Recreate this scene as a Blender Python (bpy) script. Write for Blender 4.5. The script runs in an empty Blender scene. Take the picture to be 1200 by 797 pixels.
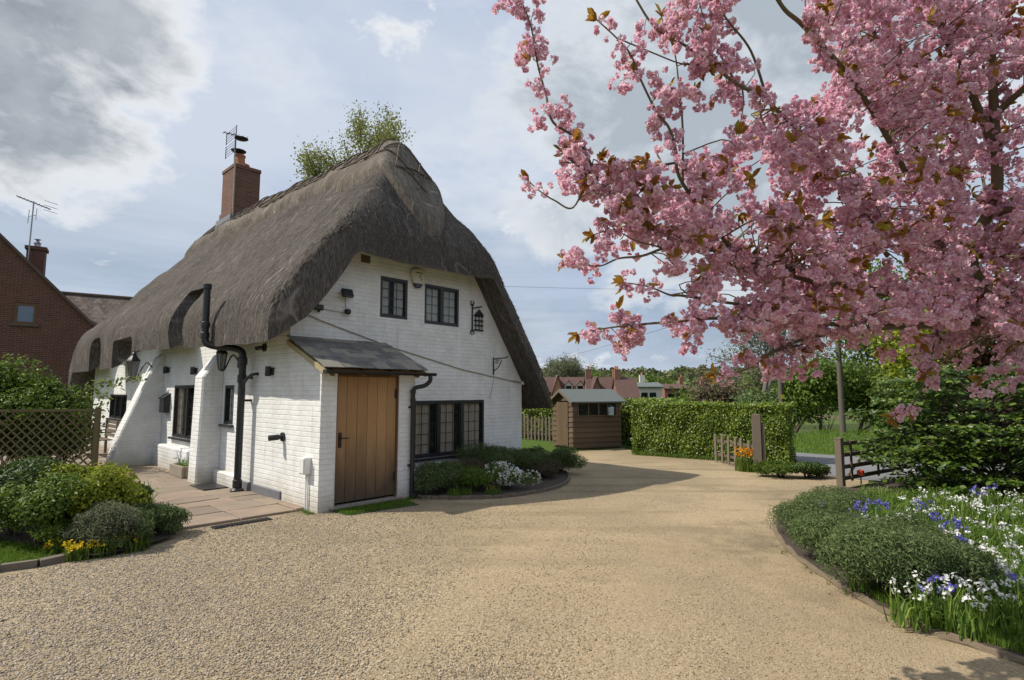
import bpy, bmesh, math, random
import numpy as np
from mathutils import Vector, Matrix, noise as mnoise

R = math.radians
rnd = random.Random(7)
rng = np.random.default_rng(7)
scene = bpy.context.scene
COL = scene.collection

# ------------------------------------------------------------------ camera, sky, sun, exposure
CAM_H, FPX, PITCH = 1.7, 645.0, R(5.359)
cam_d = bpy.data.cameras.new('camera')
cam = bpy.data.objects.new('camera', cam_d); COL.objects.link(cam)
cam.location = (0, 0, CAM_H); cam.rotation_euler = (R(90) + PITCH, 0, 0)
cam_d.sensor_width = 36.0; cam_d.sensor_fit = 'HORIZONTAL'; cam_d.lens = 36.0 * FPX / 1200.0
cam_d.clip_start = 0.05; cam_d.clip_end = 6000
scene.camera = cam

SUN_TRAVEL = Vector((6.07, 0.47, -6.8)).normalized()
sun_d = bpy.data.lights.new('sun', 'SUN'); sun_d.energy = 4.0; sun_d.angle = R(0.5); sun_d.color = (1.0, 0.93, 0.82)
sun = bpy.data.objects.new('sun', sun_d); COL.objects.link(sun)
sun.rotation_euler = SUN_TRAVEL.to_track_quat('-Z', 'Y').to_euler(); sun.location = (-30, 0, 40)
TO_SUN = -SUN_TRAVEL
scene.view_settings.view_transform = 'Standard'
scene.view_settings.look = 'None'
scene.view_settings.exposure = 0.35
scene.view_settings.gamma = 1.0
scene.view_settings.use_curve_mapping = False
scene.cycles.max_bounces = 8; scene.cycles.transparent_max_bounces = 12

def cam_dir(px, py):
    d = Vector(((px - 600) / FPX, 1.0, -(py - 398.5) / FPX)); c, s = math.cos(PITCH), math.sin(PITCH)
    return Vector((d.x, c * d.y - s * d.z, s * d.y + c * d.z))

class NT:
    """tiny node tree helper"""
    def __init__(self, tree): self.t = tree
    def n(self, typ, **kw):
        nd = self.t.nodes.new(typ)
        for k, v in kw.items():
            if k == 'inp':
                for i, val in v.items():
                    if isinstance(val, bpy.types.NodeSocket): self.t.links.new(val, nd.inputs[i])
                    else: nd.inputs[i].default_value = val
            else: setattr(nd, k, v)
        return nd
    def link(self, a, b): self.t.links.new(a, b)
    def math(self, op, a, b=0.0, c=None, clamp=False):
        nd = self.t.nodes.new('ShaderNodeMath'); nd.operation = op; nd.use_clamp = clamp
        for i, v in enumerate([a, b] + ([c] if c is not None else [])):
            if isinstance(v, bpy.types.NodeSocket): self.t.links.new(v, nd.inputs[i])
            else: nd.inputs[i].default_value = v
        return nd.outputs[0]
    def mix(self, f, a, b, blend='MIX'):
        nd = self.t.nodes.new('ShaderNodeMix'); nd.data_type = 'RGBA'; nd.blend_type = blend
        for i, v in ((0, f), (6, a), (7, b)):
            if isinstance(v, bpy.types.NodeSocket): self.t.links.new(v, nd.inputs[i])
            else: nd.inputs[i].default_value = (tuple(v) + (1,))[:4] if hasattr(v, '__len__') else v
        return nd.outputs[2]
    def ramp(self, f, stops):
        nd = self.t.nodes.new('ShaderNodeValToRGB'); e = nd.color_ramp.elements
        while len(e) < len(stops): e.new(0.5)
        for el, (p, c) in zip(e, stops):
            el.position = p; el.color = (c, c, c, 1) if not hasattr(c, '__len__') else (tuple(c) + (1,))[:4]
        self.t.links.new(f, nd.inputs[0]); return nd.outputs[0]
    def noise(self, vec, scale, detail=4, rough=.55, dist=0.0):
        nd = self.t.nodes.new('ShaderNodeTexNoise')
        nd.inputs['Scale'].default_value = scale; nd.inputs['Detail'].default_value = detail
        nd.inputs['Roughness'].default_value = rough; nd.inputs['Distortion'].default_value = dist
        if vec is not None: self.t.links.new(vec, nd.inputs['Vector'])
        return nd.outputs[0]
    def mapping(self, vec, scale=(1, 1, 1), loc=(0, 0, 0), rot=(0, 0, 0)):
        nd = self.t.nodes.new('ShaderNodeMapping')
        nd.inputs['Scale'].default_value = scale; nd.inputs['Location'].default_value = loc; nd.inputs['Rotation'].default_value = rot
        self.t.links.new(vec, nd.inputs['Vector']); return nd.outputs[0]

world = bpy.data.worlds.new('World'); scene.world = world; world.use_nodes = True
def build_world():
    t = world.node_tree; t.nodes.clear(); N = NT(t)
    sky = N.n('ShaderNodeTexSky', sky_type='NISHITA', sun_disc=False)
    sky.sun_elevation = math.asin(TO_SUN.z); sky.sun_rotation = math.atan2(TO_SUN.x, TO_SUN.y)
    sky.air_density = 1.0; sky.dust_density = 2.0; sky.ozone_density = 1.5
    tc = N.n('ShaderNodeTexCoord').outputs['Generated']
    sep = N.n('ShaderNodeSeparateXYZ'); N.link(tc, sep.inputs[0])
    z = N.math('MAXIMUM', sep.outputs[2], 0.0)
    den = N.math('ADD', z, 0.13)
    px = N.math('DIVIDE', sep.outputs[0], den); py = N.math('DIVIDE', sep.outputs[1], den)
    cv = N.n('ShaderNodeCombineXYZ', inp={0: px, 1: py, 2: 0.0}).outputs[0]
    n1 = N.noise(N.mapping(tc, (1.3, 1.3, 2.6), (3.1, 1.7, 0)), 1.3, 6, .55, .2)
    n2 = N.noise(N.mapping(tc, (1.5, 1.5, 3.2), (7.3, 4.2, 2)), 2.2, 9, .60, .15)
    thin = N.ramp(n1, [(.34, 0.0), (.66, 1.0)])
    puff = N.ramp(n2, [(.50, 0.0), (.70, 1.0)])
    # veil of high thin cloud over the blue
    col = N.mix(N.math('MULTIPLY_ADD', thin, .62, .12), N.mix(.66, sky.outputs[0], (4.6, 5.8, 8.2)), (6.9, 7.4, 8.2))
    col = N.mix(N.math('MULTIPLY', puff, .60), col, (8.4, 8.7, 9.0))
    # low stratus streaks near the horizon
    sv = N.n('ShaderNodeCombineXYZ', inp={0: N.math('MULTIPLY', px, .35), 1: N.math('MULTIPLY', py, .35), 2: N.math('MULTIPLY', sep.outputs[2], 11.0)}).outputs[0]
    st = N.ramp(N.noise(sv, 1.1, 6, .58, .3), [(.36, 0.0), (.70, 1.0)])
    low = N.ramp(sep.outputs[2], [(.0, .45), (.08, .95), (.20, .85), (.36, 0.0)])
    col = N.mix(N.math('MULTIPLY', st, low), col, (3.1, 4.0, 5.0))
    # heavier grey cloud banks round given directions, broken by noise
    def bank(d, inner, outer):
        d = d.normalized()
        dp = N.n('ShaderNodeVectorMath', operation='DOT_PRODUCT'); N.link(tc, dp.inputs[0]); dp.inputs[1].default_value = d
        return N.math('MULTIPLY_ADD', dp.outputs['Value'], 1 / (math.cos(inner) - math.cos(outer)), -math.cos(outer) / (math.cos(inner) - math.cos(outer)), clamp=True)
    cn = N.noise(N.mapping(tc, (1.4, 1.4, 2.4), (5, 9, 3)), 3.4, 10, .60, .25)
    def cloud(g, white, dark, amount):
        e = N.math('ADD', N.math('MULTIPLY', g, .46), N.math('MULTIPLY', cn, 1.15))
        return N.math('MULTIPLY', N.ramp(e, [(.70, 0.0), (.83, 1.0)]), amount), N.mix(N.ramp(e, [(.78, 0.0), (.98, 1.0)]), white, dark)
    f, c = cloud(bank(cam_dir(860, 90), R(3), R(26)), (7.4, 7.8, 8.2), (4.0, 4.6, 5.2), .88); col = N.mix(f, col, c)
    f, c = cloud(bank(cam_dir(5, 50), R(1), R(15)), (8.8, 9.0, 9.2), N.mix(N.ramp(N.noise(N.mapping(tc, (1.4, 1.4, 2.4), (1, 2, 3)), 4.5, 8, .6), [(.35, 0.0), (.65, 1.0)]), (2.5, 2.9, 3.3), (4.6, 5.0, 5.4)), .93); col = N.mix(f, col, c)
    bg = N.n('ShaderNodeBackground'); N.link(col, bg.inputs[0]); bg.inputs[1].default_value = 0.08
    o = N.n('ShaderNodeOutputWorld'); N.link(bg.outputs[0], o.inputs[0])
build_world()

# ------------------------------------------------------------------ frames of reference
def fwd_up(px, py):
    return cam_dir(px, py)
def gp(px, py, z=0.0):
    r = cam_dir(px, py); t = (z - CAM_H) / r.z; return Vector((r.x * t, r.y * t, z))
def at(px, py, Y):
    r = cam_dir(px, py); t = Y / r.y; return Vector((r.x * t, Y, CAM_H + r.z * t))
YAW = R(43.136)
HO = gp(372, 602)
GV = Vector((math.sin(YAW), math.cos(YAW), 0)); SV = Vector((-math.cos(YAW), math.sin(YAW), 0))
HROT = R(90) - YAW
def hw(u, v, z=0.0): return HO + GV * u + SV * v + Vector((0, 0, z))

def terrain(x, y):
    r = np.hypot(x, y)
    a = np.clip((r - 22) / 50, 0, 1); a = a * a * (3 - 2 * a)
    b = np.clip((r - 130) / 500, 0, 1); b = b * b * (3 - 2 * b)
    return -4.2 * a + b * 19.0 + (np.sin(x * .011 + 1) + np.sin(x * .023 + y * .006)) * 2.0 * b

# ------------------------------------------------------------------ object helpers
def tag(o, label=None, cat=None, group=None, kind=None):
    if label: o['label'] = label
    if cat: o['category'] = cat
    if group: o['group'] = group
    if kind: o['kind'] = kind
    return o
def empty(name, loc=(0, 0, 0), rz=0.0, label=None, cat=None, group=None, kind=None):
    o = bpy.data.objects.new(name, None); COL.objects.link(o); o.empty_display_size = .2
    o.location = loc; o.rotation_euler = (0, 0, rz); return tag(o, label, cat, group, kind)
def link_mesh(name, me, mat, parent=None, smooth=False):
    o = bpy.data.objects.new(name, me); COL.objects.link(o)
    for m in (mat if isinstance(mat, (list, tuple)) else [mat]): me.materials.append(m)
    if parent: o.parent = parent
    if smooth: me.polygons.foreach_set('use_smooth', np.ones(len(me.polygons), bool))
    return o
def np_mesh(name, V, F, mat, parent=None, smooth=False, mi=None):
    """V (n,3); F (m,k) with constant k"""
    me = bpy.data.meshes.new(name); V = np.asarray(V, np.float32); F = np.asarray(F, np.int32); m, k = F.shape
    me.vertices.add(len(V)); me.vertices.foreach_set('co', V.ravel())
    me.loops.add(m * k); me.loops.foreach_set('vertex_index', F.ravel())
    me.polygons.add(m); me.polygons.foreach_set('loop_start', np.arange(0, m * k, k, dtype=np.int32))
    if mi is not None: me.polygons.foreach_set('material_index', np.asarray(mi, np.int32))
    me.update(calc_edges=True); me.validate()
    return link_mesh(name, me, mat, parent, smooth)
def copy_tree(o, parent=None, label=None):
    c = o.copy(); COL.objects.link(c)
    if parent: c.parent = parent
    if label: c['label'] = label
    for ch in list(o.children): copy_tree(ch, c)
    return c

class MB:
    def __init__(self): self.v = []; self.f = []
    def add(self, vs, fs):
        b = len(self.v); self.v += [tuple(p) for p in vs]; self.f += [tuple(i + b for i in q) for q in fs]; return self
    def box(self, c, s, rot=None, jit=0):
        h = [x / 2 for x in s]; vs = []
        for sx in (-1, 1):
            for sy in (-1, 1):
                for sz in (-1, 1):
                    p = Vector((sx * h[0], sy * h[1], sz * h[2]))
                    if jit: p += Vector((rnd.uniform(-jit, jit), rnd.uniform(-jit, jit), rnd.uniform(-jit, jit)))
                    if rot is not None: p = rot @ p
                    vs.append(p + Vector(c))
        return self.add(vs, [(0, 1, 3, 2), (4, 6, 7, 5), (0, 4, 5, 1), (2, 3, 7, 6), (0, 2, 6, 4), (1, 5, 7, 3)])
    def box2(self, a, b, jit=0):
        return self.box([(a[i] + b[i]) / 2 for i in range(3)], [abs(b[i] - a[i]) for i in range(3)], None, jit)
    def prism(self, pts, off):
        """planar polygon extruded by a vector"""
        n = len(pts); o = Vector(off); P = [Vector(p) for p in pts]
        return self.add(P + [p + o for p in P], [tuple(range(n))[::-1], tuple(range(n, 2 * n))] + [(i, (i + 1) % n, n + (i + 1) % n, n + i) for i in range(n)])
    def tube(self, pts, r, n=8, caps=True):
        P = [Vector(p) for p in pts]; rs = r if hasattr(r, '__len__') else [r] * len(P); b = len(self.v); up = None
        for i, p in enumerate(P):
            d = (P[min(i + 1, len(P) - 1)] - P[max(i - 1, 0)])
            d = d.normalized() if d.length > 1e-9 else Vector((0, 0, 1))
            if up is None: up = d.orthogonal().normalized()
            up = (up - d * up.dot(d)); up = up.normalized() if up.length > 1e-6 else d.orthogonal().normalized()
            w = d.cross(up)
            for k in range(n):
                a = 2 * math.pi * k / n; self.v.append(tuple(p + (up * math.cos(a) + w * math.sin(a)) * rs[i]))
        for i in range(len(P) - 1):
            for k in range(n):
                self.f.append((b + i * n + k, b + i * n + (k + 1) % n, b + (i + 1) * n + (k + 1) % n, b + (i + 1) * n + k))
        if caps:
            self.f.append(tuple(b + k for k in range(n))[::-1]); self.f.append(tuple(b + (len(P) - 1) * n + k for k in range(n)))
        return self
    def lathe(self, c, prof, n=16):
        """prof: (r, z) pairs"""
        b = len(self.v); c = Vector(c)
        for r, z in prof:
            for k in range(n):
                a = 2 * math.pi * k / n; self.v.append((c.x + r * math.cos(a), c.y + r * math.sin(a), c.z + z))
        for i in range(len(prof) - 1):
            for k in range(n): self.f.append((b + i * n + k, b + i * n + (k + 1) % n, b + (i + 1) * n + (k + 1) % n, b + (i + 1) * n + k))
        self.f.append(tuple(b + k for k in range(n))[::-1]); self.f.append(tuple(b + (len(prof) - 1) * n + k for k in range(n)))
        return self
    def build(self, name, mat, parent=None, smooth=False, bevel=0):
        me = bpy.data.meshes.new(name); me.from_pydata(self.v, [], self.f); me.update()
        if bevel:
            bm = bmesh.new(); bm.from_mesh(me); bmesh.ops.recalc_face_normals(bm, faces=bm.faces)
            bmesh.ops.bevel(bm, geom=[e for e in bm.edges if len(e.link_faces) == 2 and e.calc_face_angle(0) > .6], offset=bevel, segments=1, affect='EDGES', clamp_overlap=True)
            bm.to_mesh(me); bm.free()
        else:
            bm = bmesh.new(); bm.from_mesh(me); bmesh.ops.recalc_face_normals(bm, faces=bm.faces); bm.to_mesh(me); bm.free()
        o = link_mesh(name, me, mat, parent)
        if smooth:
            me.polygons.foreach_set('use_smooth', np.ones(len(me.polygons), bool))
            try: me.set_sharp_from_angle(angle=R(40))
            except Exception: pass
        return o
def cut(o, mb):
    """cut the solid mb (several closed pieces) out of o; the cutter itself is removed again"""
    me = bpy.data.meshes.new('cutter'); me.from_pydata(mb.v, [], mb.f); me.update()
    bm = bmesh.new(); bm.from_mesh(me); bmesh.ops.recalc_face_normals(bm, faces=bm.faces); bm.to_mesh(me); bm.free()
    c = bpy.data.objects.new('cutter', me); COL.objects.link(c); c.matrix_world = Matrix.Identity(4)
    par = o.parent; o.parent = None
    md = o.modifiers.new('cut', 'BOOLEAN'); md.object = c; md.operation = 'DIFFERENCE'; md.solver = 'EXACT'
    bpy.context.view_layer.update()
    dg = bpy.context.evaluated_depsgraph_get(); new = bpy.data.meshes.new_from_object(o.evaluated_get(dg))
    o.modifiers.clear(); old = o.data; o.data = new; new.name = o.name
    bpy.data.objects.remove(c); bpy.data.meshes.remove(old); o.parent = par
def smooth_path(pts, per=6):
    P = [Vector(p) for p in pts]; out = []
    for i in range(len(P) - 1):
        p0, p1, p2, p3 = P[max(i - 1, 0)], P[i], P[i + 1], P[min(i + 2, len(P) - 1)]
        for k in range(per):
            t = k / per
            out.append(.5 * ((2 * p1) + (p2 - p0) * t + (2 * p0 - 5 * p1 + 4 * p2 - p3) * t * t + (3 * p1 - p0 - 3 * p2 + p3) * t ** 3))
    out.append(P[-1]); return out

# ------------------------------------------------------------------ materials
def new_mat(name):
    m = bpy.data.materials.new(name); m.use_nodes = True; t = m.node_tree; t.nodes.clear(); N = NT(t)
    out = N.n('ShaderNodeOutputMaterial'); b = N.n('ShaderNodeBsdfPrincipled'); N.link(b.outputs[0], out.inputs[0])
    return m, N, b, out
def bump(N, b, h, strength=.5, dist=.01):
    bp = N.n('ShaderNodeBump'); bp.inputs['Strength'].default_value = strength; bp.inputs['Distance'].default_value = dist
    N.link(h, bp.inputs['Height']); N.link(bp.outputs[0], b.inputs['Normal']); return bp
def plain(name, col, rough=.6, var=.25, scale=8, bumpd=.002, metal=0.0, spec=.5):
    m, N, b, o = new_mat(name); tc = N.n('ShaderNodeTexCoord').outputs['Object']
    n = N.noise(tc, scale, 6, .6)
    N.link(N.mix(n, [c * (1 - var) for c in col], [min(1, c * (1 + var)) for c in col]), b.inputs['Base Color'])
    b.inputs['Roughness'].default_value = rough; b.inputs['Metallic'].default_value = metal
    b.inputs['Specular IOR Level'].default_value = spec
    if bumpd: bump(N, b, N.noise(tc, scale * 6, 4), .5, bumpd)
    return m
def wood(name, c1, c2, grain=(1, 1, 12), rough=.75, spec=.3, stain=None):
    m, N, b, o = new_mat(name); tc = N.n('ShaderNodeTexCoord').outputs['Object']
    g = N.noise(N.mapping(tc, grain), 9, 6, .65, .6); isl = N.n('ShaderNodeNewGeometry').outputs['Random Per Island']
    col = N.mix(g, c1, c2); col = N.mix(N.math('MULTIPLY', isl, .35), col, [x * .6 for x in c1])
    if stain: col = stain(N, tc, col)
    N.link(col, b.inputs['Base Color']); b.inputs['Roughness'].default_value = rough; b.inputs['Specular IOR Level'].default_value = spec
    bump(N, b, g, .5, .006); return m
def leafm(name, c1, c2, c3=None, trans=.35, rough=.5, spec=.35, patch=None):
    """leaf: colour differs leaf by leaf; light passes through"""
    m, N, b, o = new_mat(name); isl = N.n('ShaderNodeNewGeometry').outputs['Random Per Island']
    col = N.ramp(isl, [(0, c1), (.6, c2), (1, c3 or c2)])
    if patch:
        n = N.noise(N.n('ShaderNodeTexCoord').outputs['Object'], patch[0], 3)
        col = N.mix(N.ramp(n, [(.42, 0.0), (.6, 1.0)]), col, patch[1])
    N.link(col, b.inputs['Base Color']); b.inputs['Roughness'].default_value = rough; b.inputs['Specular IOR Level'].default_value = spec
    tr = N.n('ShaderNodeBsdfTranslucent'); N.link(col, tr.inputs[0])
    mx = N.n('ShaderNodeMixShader'); mx.inputs[0].default_value = trans
    N.link(b.outputs[0], mx.inputs[1]); N.link(tr.outputs[0], mx.inputs[2]); N.link(mx.outputs[0], o.inputs[0]); return m
def brick_mat(name, c1, c2, mortar, scale=(.225, .075), painted=False, msize=.010, bumpd=.006):
    m, N, b, o = new_mat(name); tc = N.n('ShaderNodeTexCoord').outputs['Object']
    s = N.n('ShaderNodeSeparateXYZ'); N.link(tc, s.inputs[0])
    wob = N.noise(tc, 1.6, 3)
    u = N.math('ADD', s.outputs[0], s.outputs[1]); zz = N.math('MULTIPLY_ADD', wob, .03, s.outputs[2])
    v = N.n('ShaderNodeCombineXYZ', inp={0: u, 1: zz, 2: 0.0}).outputs[0]
    br = N.n('ShaderNodeTexBrick'); N.link(v, br.inputs['Vector'])
    br.inputs['Scale'].default_value = 1.0; br.inputs['Brick Width'].default_value = scale[0]; br.inputs['Row Height'].default_value = scale[1]
    br.inputs['Mortar Size'].default_value = msize; br.inputs['Mortar Smooth'].default_value = .5 if painted else .2
    br.inputs['Color1'].default_value = (*c1, 1); br.inputs['Color2'].default_value = (*c2, 1); br.inputs['Mortar'].default_value = (*mortar, 1)
    br.inputs['Bias'].default_value = 0
    n = N.noise(tc, 3.0, 7, .65); fine = N.noise(tc, 38, 5, .6)
    if painted:
        col = N.mix(N.ramp(n, [(.35, 0.0), (.75, 1.0)]), br.outputs['Color'], [x * .78 for x in (c1[0], c1[1] * .985, c1[2] * .95)])
        # splashed and green-tinged band low on the wall, flaking here and there
        band = N.ramp(N.math('ADD', s.outputs[2], N.math('MULTIPLY', N.noise(tc, 2.2, 5), .5)), [(.18, 1.0), (.62, 0.0)])
        col = N.mix(N.math('MULTIPLY', band, .85), col, (.36, .33, .25))
        fl = N.ramp(N.noise(tc, 6.5, 6, .6), [(.70, 0.0), (.74, 1.0)])
        col = N.mix(N.math('MULTIPLY', fl, .35), col, (.55, .50, .43))
        drip = N.ramp(N.noise(N.mapping(tc, (5, 5, .5)), 1.3, 5), [(.60, 0.0), (.78, 1.0)])
        col = N.mix(N.math('MULTIPLY', drip, .5), col, (.42, .39, .32))
    else:
        col = N.mix(N.ramp(n, [(.3, 0.0), (.7, .5)]), br.outputs['Color'], [x * .55 for x in c1])
        col = N.mix(N.math('MULTIPLY', fine, .3), col, [min(1, x * 1.5) for x in c2])
    N.link(col, b.inputs['Base Color']); b.inputs['Roughness'].default_value = .8; b.inputs['Specular IOR Level'].default_value = .25
    h = N.math('ADD', N.math('MULTIPLY', br.outputs['Fac'], -1.0), N.math('MULTIPLY', fine, .5))
    h = N.math('ADD', h, N.math('MULTIPLY', N.noise(tc, 11, 4), .8))
    bump(N, b, h, .9 if painted else .7, bumpd); return m

M = {}
M['white_brick'] = brick_mat('white_brick', (.80, .80, .785), (.77, .77, .755), (.765, .76, .745), painted=True, bumpd=.0055)
M['white_render'] = plain('white_render', (.78, .775, .75), .85, .08, 4, .006)
M['red_brick'] = brick_mat('red_brick', (.165, .062, .040), (.10, .042, .030), (.20, .155, .13))
M['chimney_brick'] = brick_mat('chimney_brick', (.22, .092, .054), (.105, .05, .038), (.17, .14, .115), msize=.012, bumpd=.012)
M['black'] = plain('black_paint', (.016, .016, .017), .38, .3, 14, .001)
M['black_iron'] = plain('black_iron', (.014, .013, .013), .5, .3, 20, .001)
M['lead'] = plain('lead_grey', (.14, .145, .155), .55, .25, 6, .003)
M['felt'] = plain('roofing_felt', (.115, .135, .128), .85, .2, 12, .002)
M['stone'] = plain('kerb_stone', (.24, .20, .155), .9, .35, 9, .006)
M['pebbledash'] = plain('terracotta', (.40, .15, .08), .8, .25, 10, .003)
M['clear_white'] = plain('white_plastic', (.72, .72, .70), .45, .08, 5, 0)
M['cream'] = plain('cream_plastic', (.62, .58, .48), .5, .1, 5, 0)
M['soil'] = plain('soil', (.055, .040, .028), .95, .4, 9, .02)
M['cable'] = plain('old_cable', (.30, .27, .22), .7, .2, 9, 0)
M['galv'] = plain('galvanised', (.30, .31, .32), .45, .2, 12, .001, .6)
M['blue_bin'] = plain('pale_blue_plastic', (.42, .50, .54), .5, .12, 9, 0)
M['dark_room'] = plain('dark_room', (.03, .028, .026), .9, .2, 4, 0)
M['curtain'] = plain('curtain_cloth', (.74, .61, .49), .9, .25, 6, .003)
M['net'] = plain('net_curtain', (.86, .85, .83), .9, .12, 9, .002)
M['yellow_sign'] = plain('yellow_sign', (.65, .50, .02), .5, .05, 4, 0)
M['red_reflector'] = plain('red_reflector', (.5, .05, .02), .3, .1, 4, 0)
def glass_mat(name, tint=(.02, .025, .03), refl=.9, see=.55):
    m, N, b, o = new_mat(name)
    b.inputs['Base Color'].default_value = (*tint, 1); b.inputs['Roughness'].default_value = .03; b.inputs['Specular IOR Level'].default_value = refl
    tc = N.n('ShaderNodeTexCoord').outputs['Object']
    bump(N, b, N.noise(tc, 7, 2), .25, .004)
    tr = N.n('ShaderNodeBsdfTransparent'); tr.inputs[0].default_value = (.9, .92, .92, 1)
    mx = N.n('ShaderNodeMixShader'); mx.inputs[0].default_value = see
    N.link(b.outputs[0], mx.inputs[1]); N.link(tr.outputs[0], mx.inputs[2]); N.link(mx.outputs[0], o.inputs[0]); return m
M['glass'] = glass_mat('window_glass', (.02, .025, .03), .9, .90); M['lamp_glass'] = glass_mat('lamp_glass', (.2, .2, .2), .6, .6)
M['dark_glass'] = glass_mat('dark_glass', (.015, .018, .02), .6, .25)
def door_stain(N, tc, col):
    s = N.n('ShaderNodeSeparateXYZ'); N.link(tc, s.inputs[0])
    n = N.noise(N.mapping(tc, (7, 7, 1.6)), 1.0, 6, .6)
    f = N.ramp(N.math('ADD', s.outputs[2], N.math('MULTIPLY_ADD', n, -.9, .35)), [(.12, 1.0), (.95, 0.0)])
    return N.mix(N.math('MULTIPLY', f, .92), col, (.075, .055, .038))
M['oak_door'] = wood('oak_door', (.29, .15, .062), (.53, .325, .15), (7, 7, .7), .6, .35, door_stain)
M['oak_beam'] = wood('oak_beam', (.13, .075, .04), (.20, .12, .065), (2, 2, 2), .8)
M['grey_wood'] = wood('weathered_wood', (.13, .105, .08), (.24, .20, .155), (6, 6, 1), .9, .2)
M['rail_wood'] = wood('weathered_rail', (.095, .075, .055), (.19, .15, .112), (1, 6, 6), .9, .2)
M['trellis_wood'] = wood('trellis_wood', (.12, .095, .045), (.20, .165, .085), (4, 4, 4), .9, .2)
M['shed_wood'] = wood('shed_boards', (.085, .057, .038), (.19, .138, .092), (2, 2, 14), .85, .2)
M['shed_door'] = wood('shed_door', (.11, .075, .045), (.18, .128, .08), (9, 9, 1), .85, .2)
M['barge'] = plain('pale_bargeboard', (.36, .30, .17), .8, .2, 6, .002)
M['bark'] = wood('bark', (.045, .034, .026), (.12, .095, .07), (6, 6, 1.5), .95, .1)
M['cherry_bark'] = wood('cherry_bark', (.11, .085, .055), (.22, .18, .11), (6, 6, 2), .9, .1)
M['grey_bark'] = wood('grey_bark', (.10, .088, .072), (.20, .18, .15), (6, 6, 1.5), .95, .1)

def thatch_mat(name, base1, base2, pale):
    m, N, b, o = new_mat(name); tx = N.n('ShaderNodeTexCoord'); tc = tx.outputs['Object']
    sn = N.n('ShaderNodeSeparateXYZ'); N.link(tx.outputs['Normal'], sn.inputs[0]); side = N.ramp(N.math('SUBTRACT', N.math('ABSOLUTE', sn.outputs[1]), N.math('ABSOLUTE', sn.outputs[0])), [(.0, 0.0), (.15, 1.0)])
    def combed(a, b_, k, detail, off=0):     # straw lies down the slope: fine across it, long along it
        p = N.noise(N.mapping(tc, (a, b_, a), (off, 0, 0)), k, detail, .62, .35); q = N.noise(N.mapping(tc, (b_, a, a), (off, 0, 0)), k, detail, .62, .35)
        return N.math('ADD', N.math('MULTIPLY', p, N.math('SUBTRACT', 1.0, side)), N.math('MULTIPLY', q, side))
    fine = N.noise(tc, 50, 4, .7); straw = combed(3.2, 20, 2.2, 6); course = combed(.9, 7, 1.6, 5, 4.0); big = N.noise(tc, .6, 4, .55)
    col = N.mix(N.ramp(course, [(.32, 0.0), (.68, 1.0)]), base1, base2)
    col = N.mix(N.math('MULTIPLY', N.ramp(straw, [(.40, 1.0), (.53, 0.0)]), .60), col, [x * .45 for x in base1])
    col = N.mix(N.math('MULTIPLY', N.ramp(straw, [(.52, 0.0), (.66, 1.0)]), .45), col, pale)
    col = N.mix(N.math('MULTIPLY', N.ramp(fine, [(.45, 0.0), (.68, 1.0)]), .35), col, pale)
    col = N.mix(N.math('MULTIPLY', N.ramp(big, [(.44, 0.0), (.64, 1.0)]), .38), col, [base1[0] * .7, base1[1] * .72, base1[2] * .66])
    # pale creases of the wire netting that runs down the slope
    wv = N.noise(N.mapping(tc, (.30, 1.5, .30), (2, 0, 0), (0, 0, .25)), 2.0, 3, .5, .8)
    wire = N.ramp(N.math('ABSOLUTE', N.math('SUBTRACT', wv, .5)), [(.0, 1.0), (.014, 0.0)])
    wire = N.math('MULTIPLY', wire, N.ramp(N.noise(tc, 1.3, 3), [(.42, 0.0), (.6, 1.0)]))
    col = N.mix(N.math('MULTIPLY', wire, .6), col, [x * 1.5 for x in pale])
    N.link(col, b.inputs['Base Color']); b.inputs['Roughness'].default_value = .95; b.inputs['Specular IOR Level'].default_value = .1
    h = N.math('ADD', N.math('ADD', N.math('MULTIPLY', fine, .7), N.math('MULTIPLY', straw, 1.6)), N.math('MULTIPLY', course, 1.0)); bump(N, b, h, 1.0, .035); return m
M['thatch'] = thatch_mat('thatch', (.088, .075, .066), (.155, .134, .119), (.30, .272, .246))
M['ridge_thatch'] = thatch_mat('ridge_thatch', (.15, .124, .102), (.235, .20, .168), (.36, .32, .275))
M['straw'] = leafm('straw', (.08, .067, .057), (.15, .13, .112), (.29, .26, .23), .1, .9, .1)
M['hazel'] = plain('hazel_spar', (.10, .072, .048), .8, .3, 8, 0)
def slate_mat():
    m, N, b, o = new_mat('slate'); tc = N.n('ShaderNodeTexCoord').outputs['Object']; isl = N.n('ShaderNodeNewGeometry').outputs['Random Per Island']
    n = N.noise(tc, 5, 7, .65)
    col = N.ramp(isl, [(0, (.075, .074, .074)), (.5, (.14, .136, .128)), (1, (.26, .235, .18))])
    col = N.mix(N.ramp(n, [(.45, 0.0), (.7, .7)]), col, (.26, .24, .18)); N.link(col, b.inputs['Base Color'])
    b.inputs['Roughness'].default_value = .65; bump(N, b, N.noise(tc, 24, 5), .5, .006); return m
M['slate'] = slate_mat()
def tile_mat():
    m, N, b, o = new_mat('roof_tile'); tc = N.n('ShaderNodeTexCoord').outputs['Object']; isl = N.n('ShaderNodeNewGeometry').outputs['Random Per Island']
    col = N.ramp(isl, [(0, (.060, .042, .034)), (.6, (.10, .068, .053)), (1, (.15, .115, .09))])
    col = N.mix(N.ramp(N.noise(tc, 3, 6), [(.5, 0.0), (.7, .5)]), col, (.13, .115, .08)); N.link(col, b.inputs['Base Color']); b.inputs['Roughness'].default_value = .85; return m
M['tile'] = tile_mat()
M['village_tile'] = plain('village_tile', (.095, .052, .042), .9, .35, 1.6, .02)
M['village_brick'] = plain('village_brick', (.23, .115, .08), .9, .25, 2.5, .01)
M['village_cream'] = plain('village_cream', (.60, .56, .47), .9, .08, 2, .01)
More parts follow.
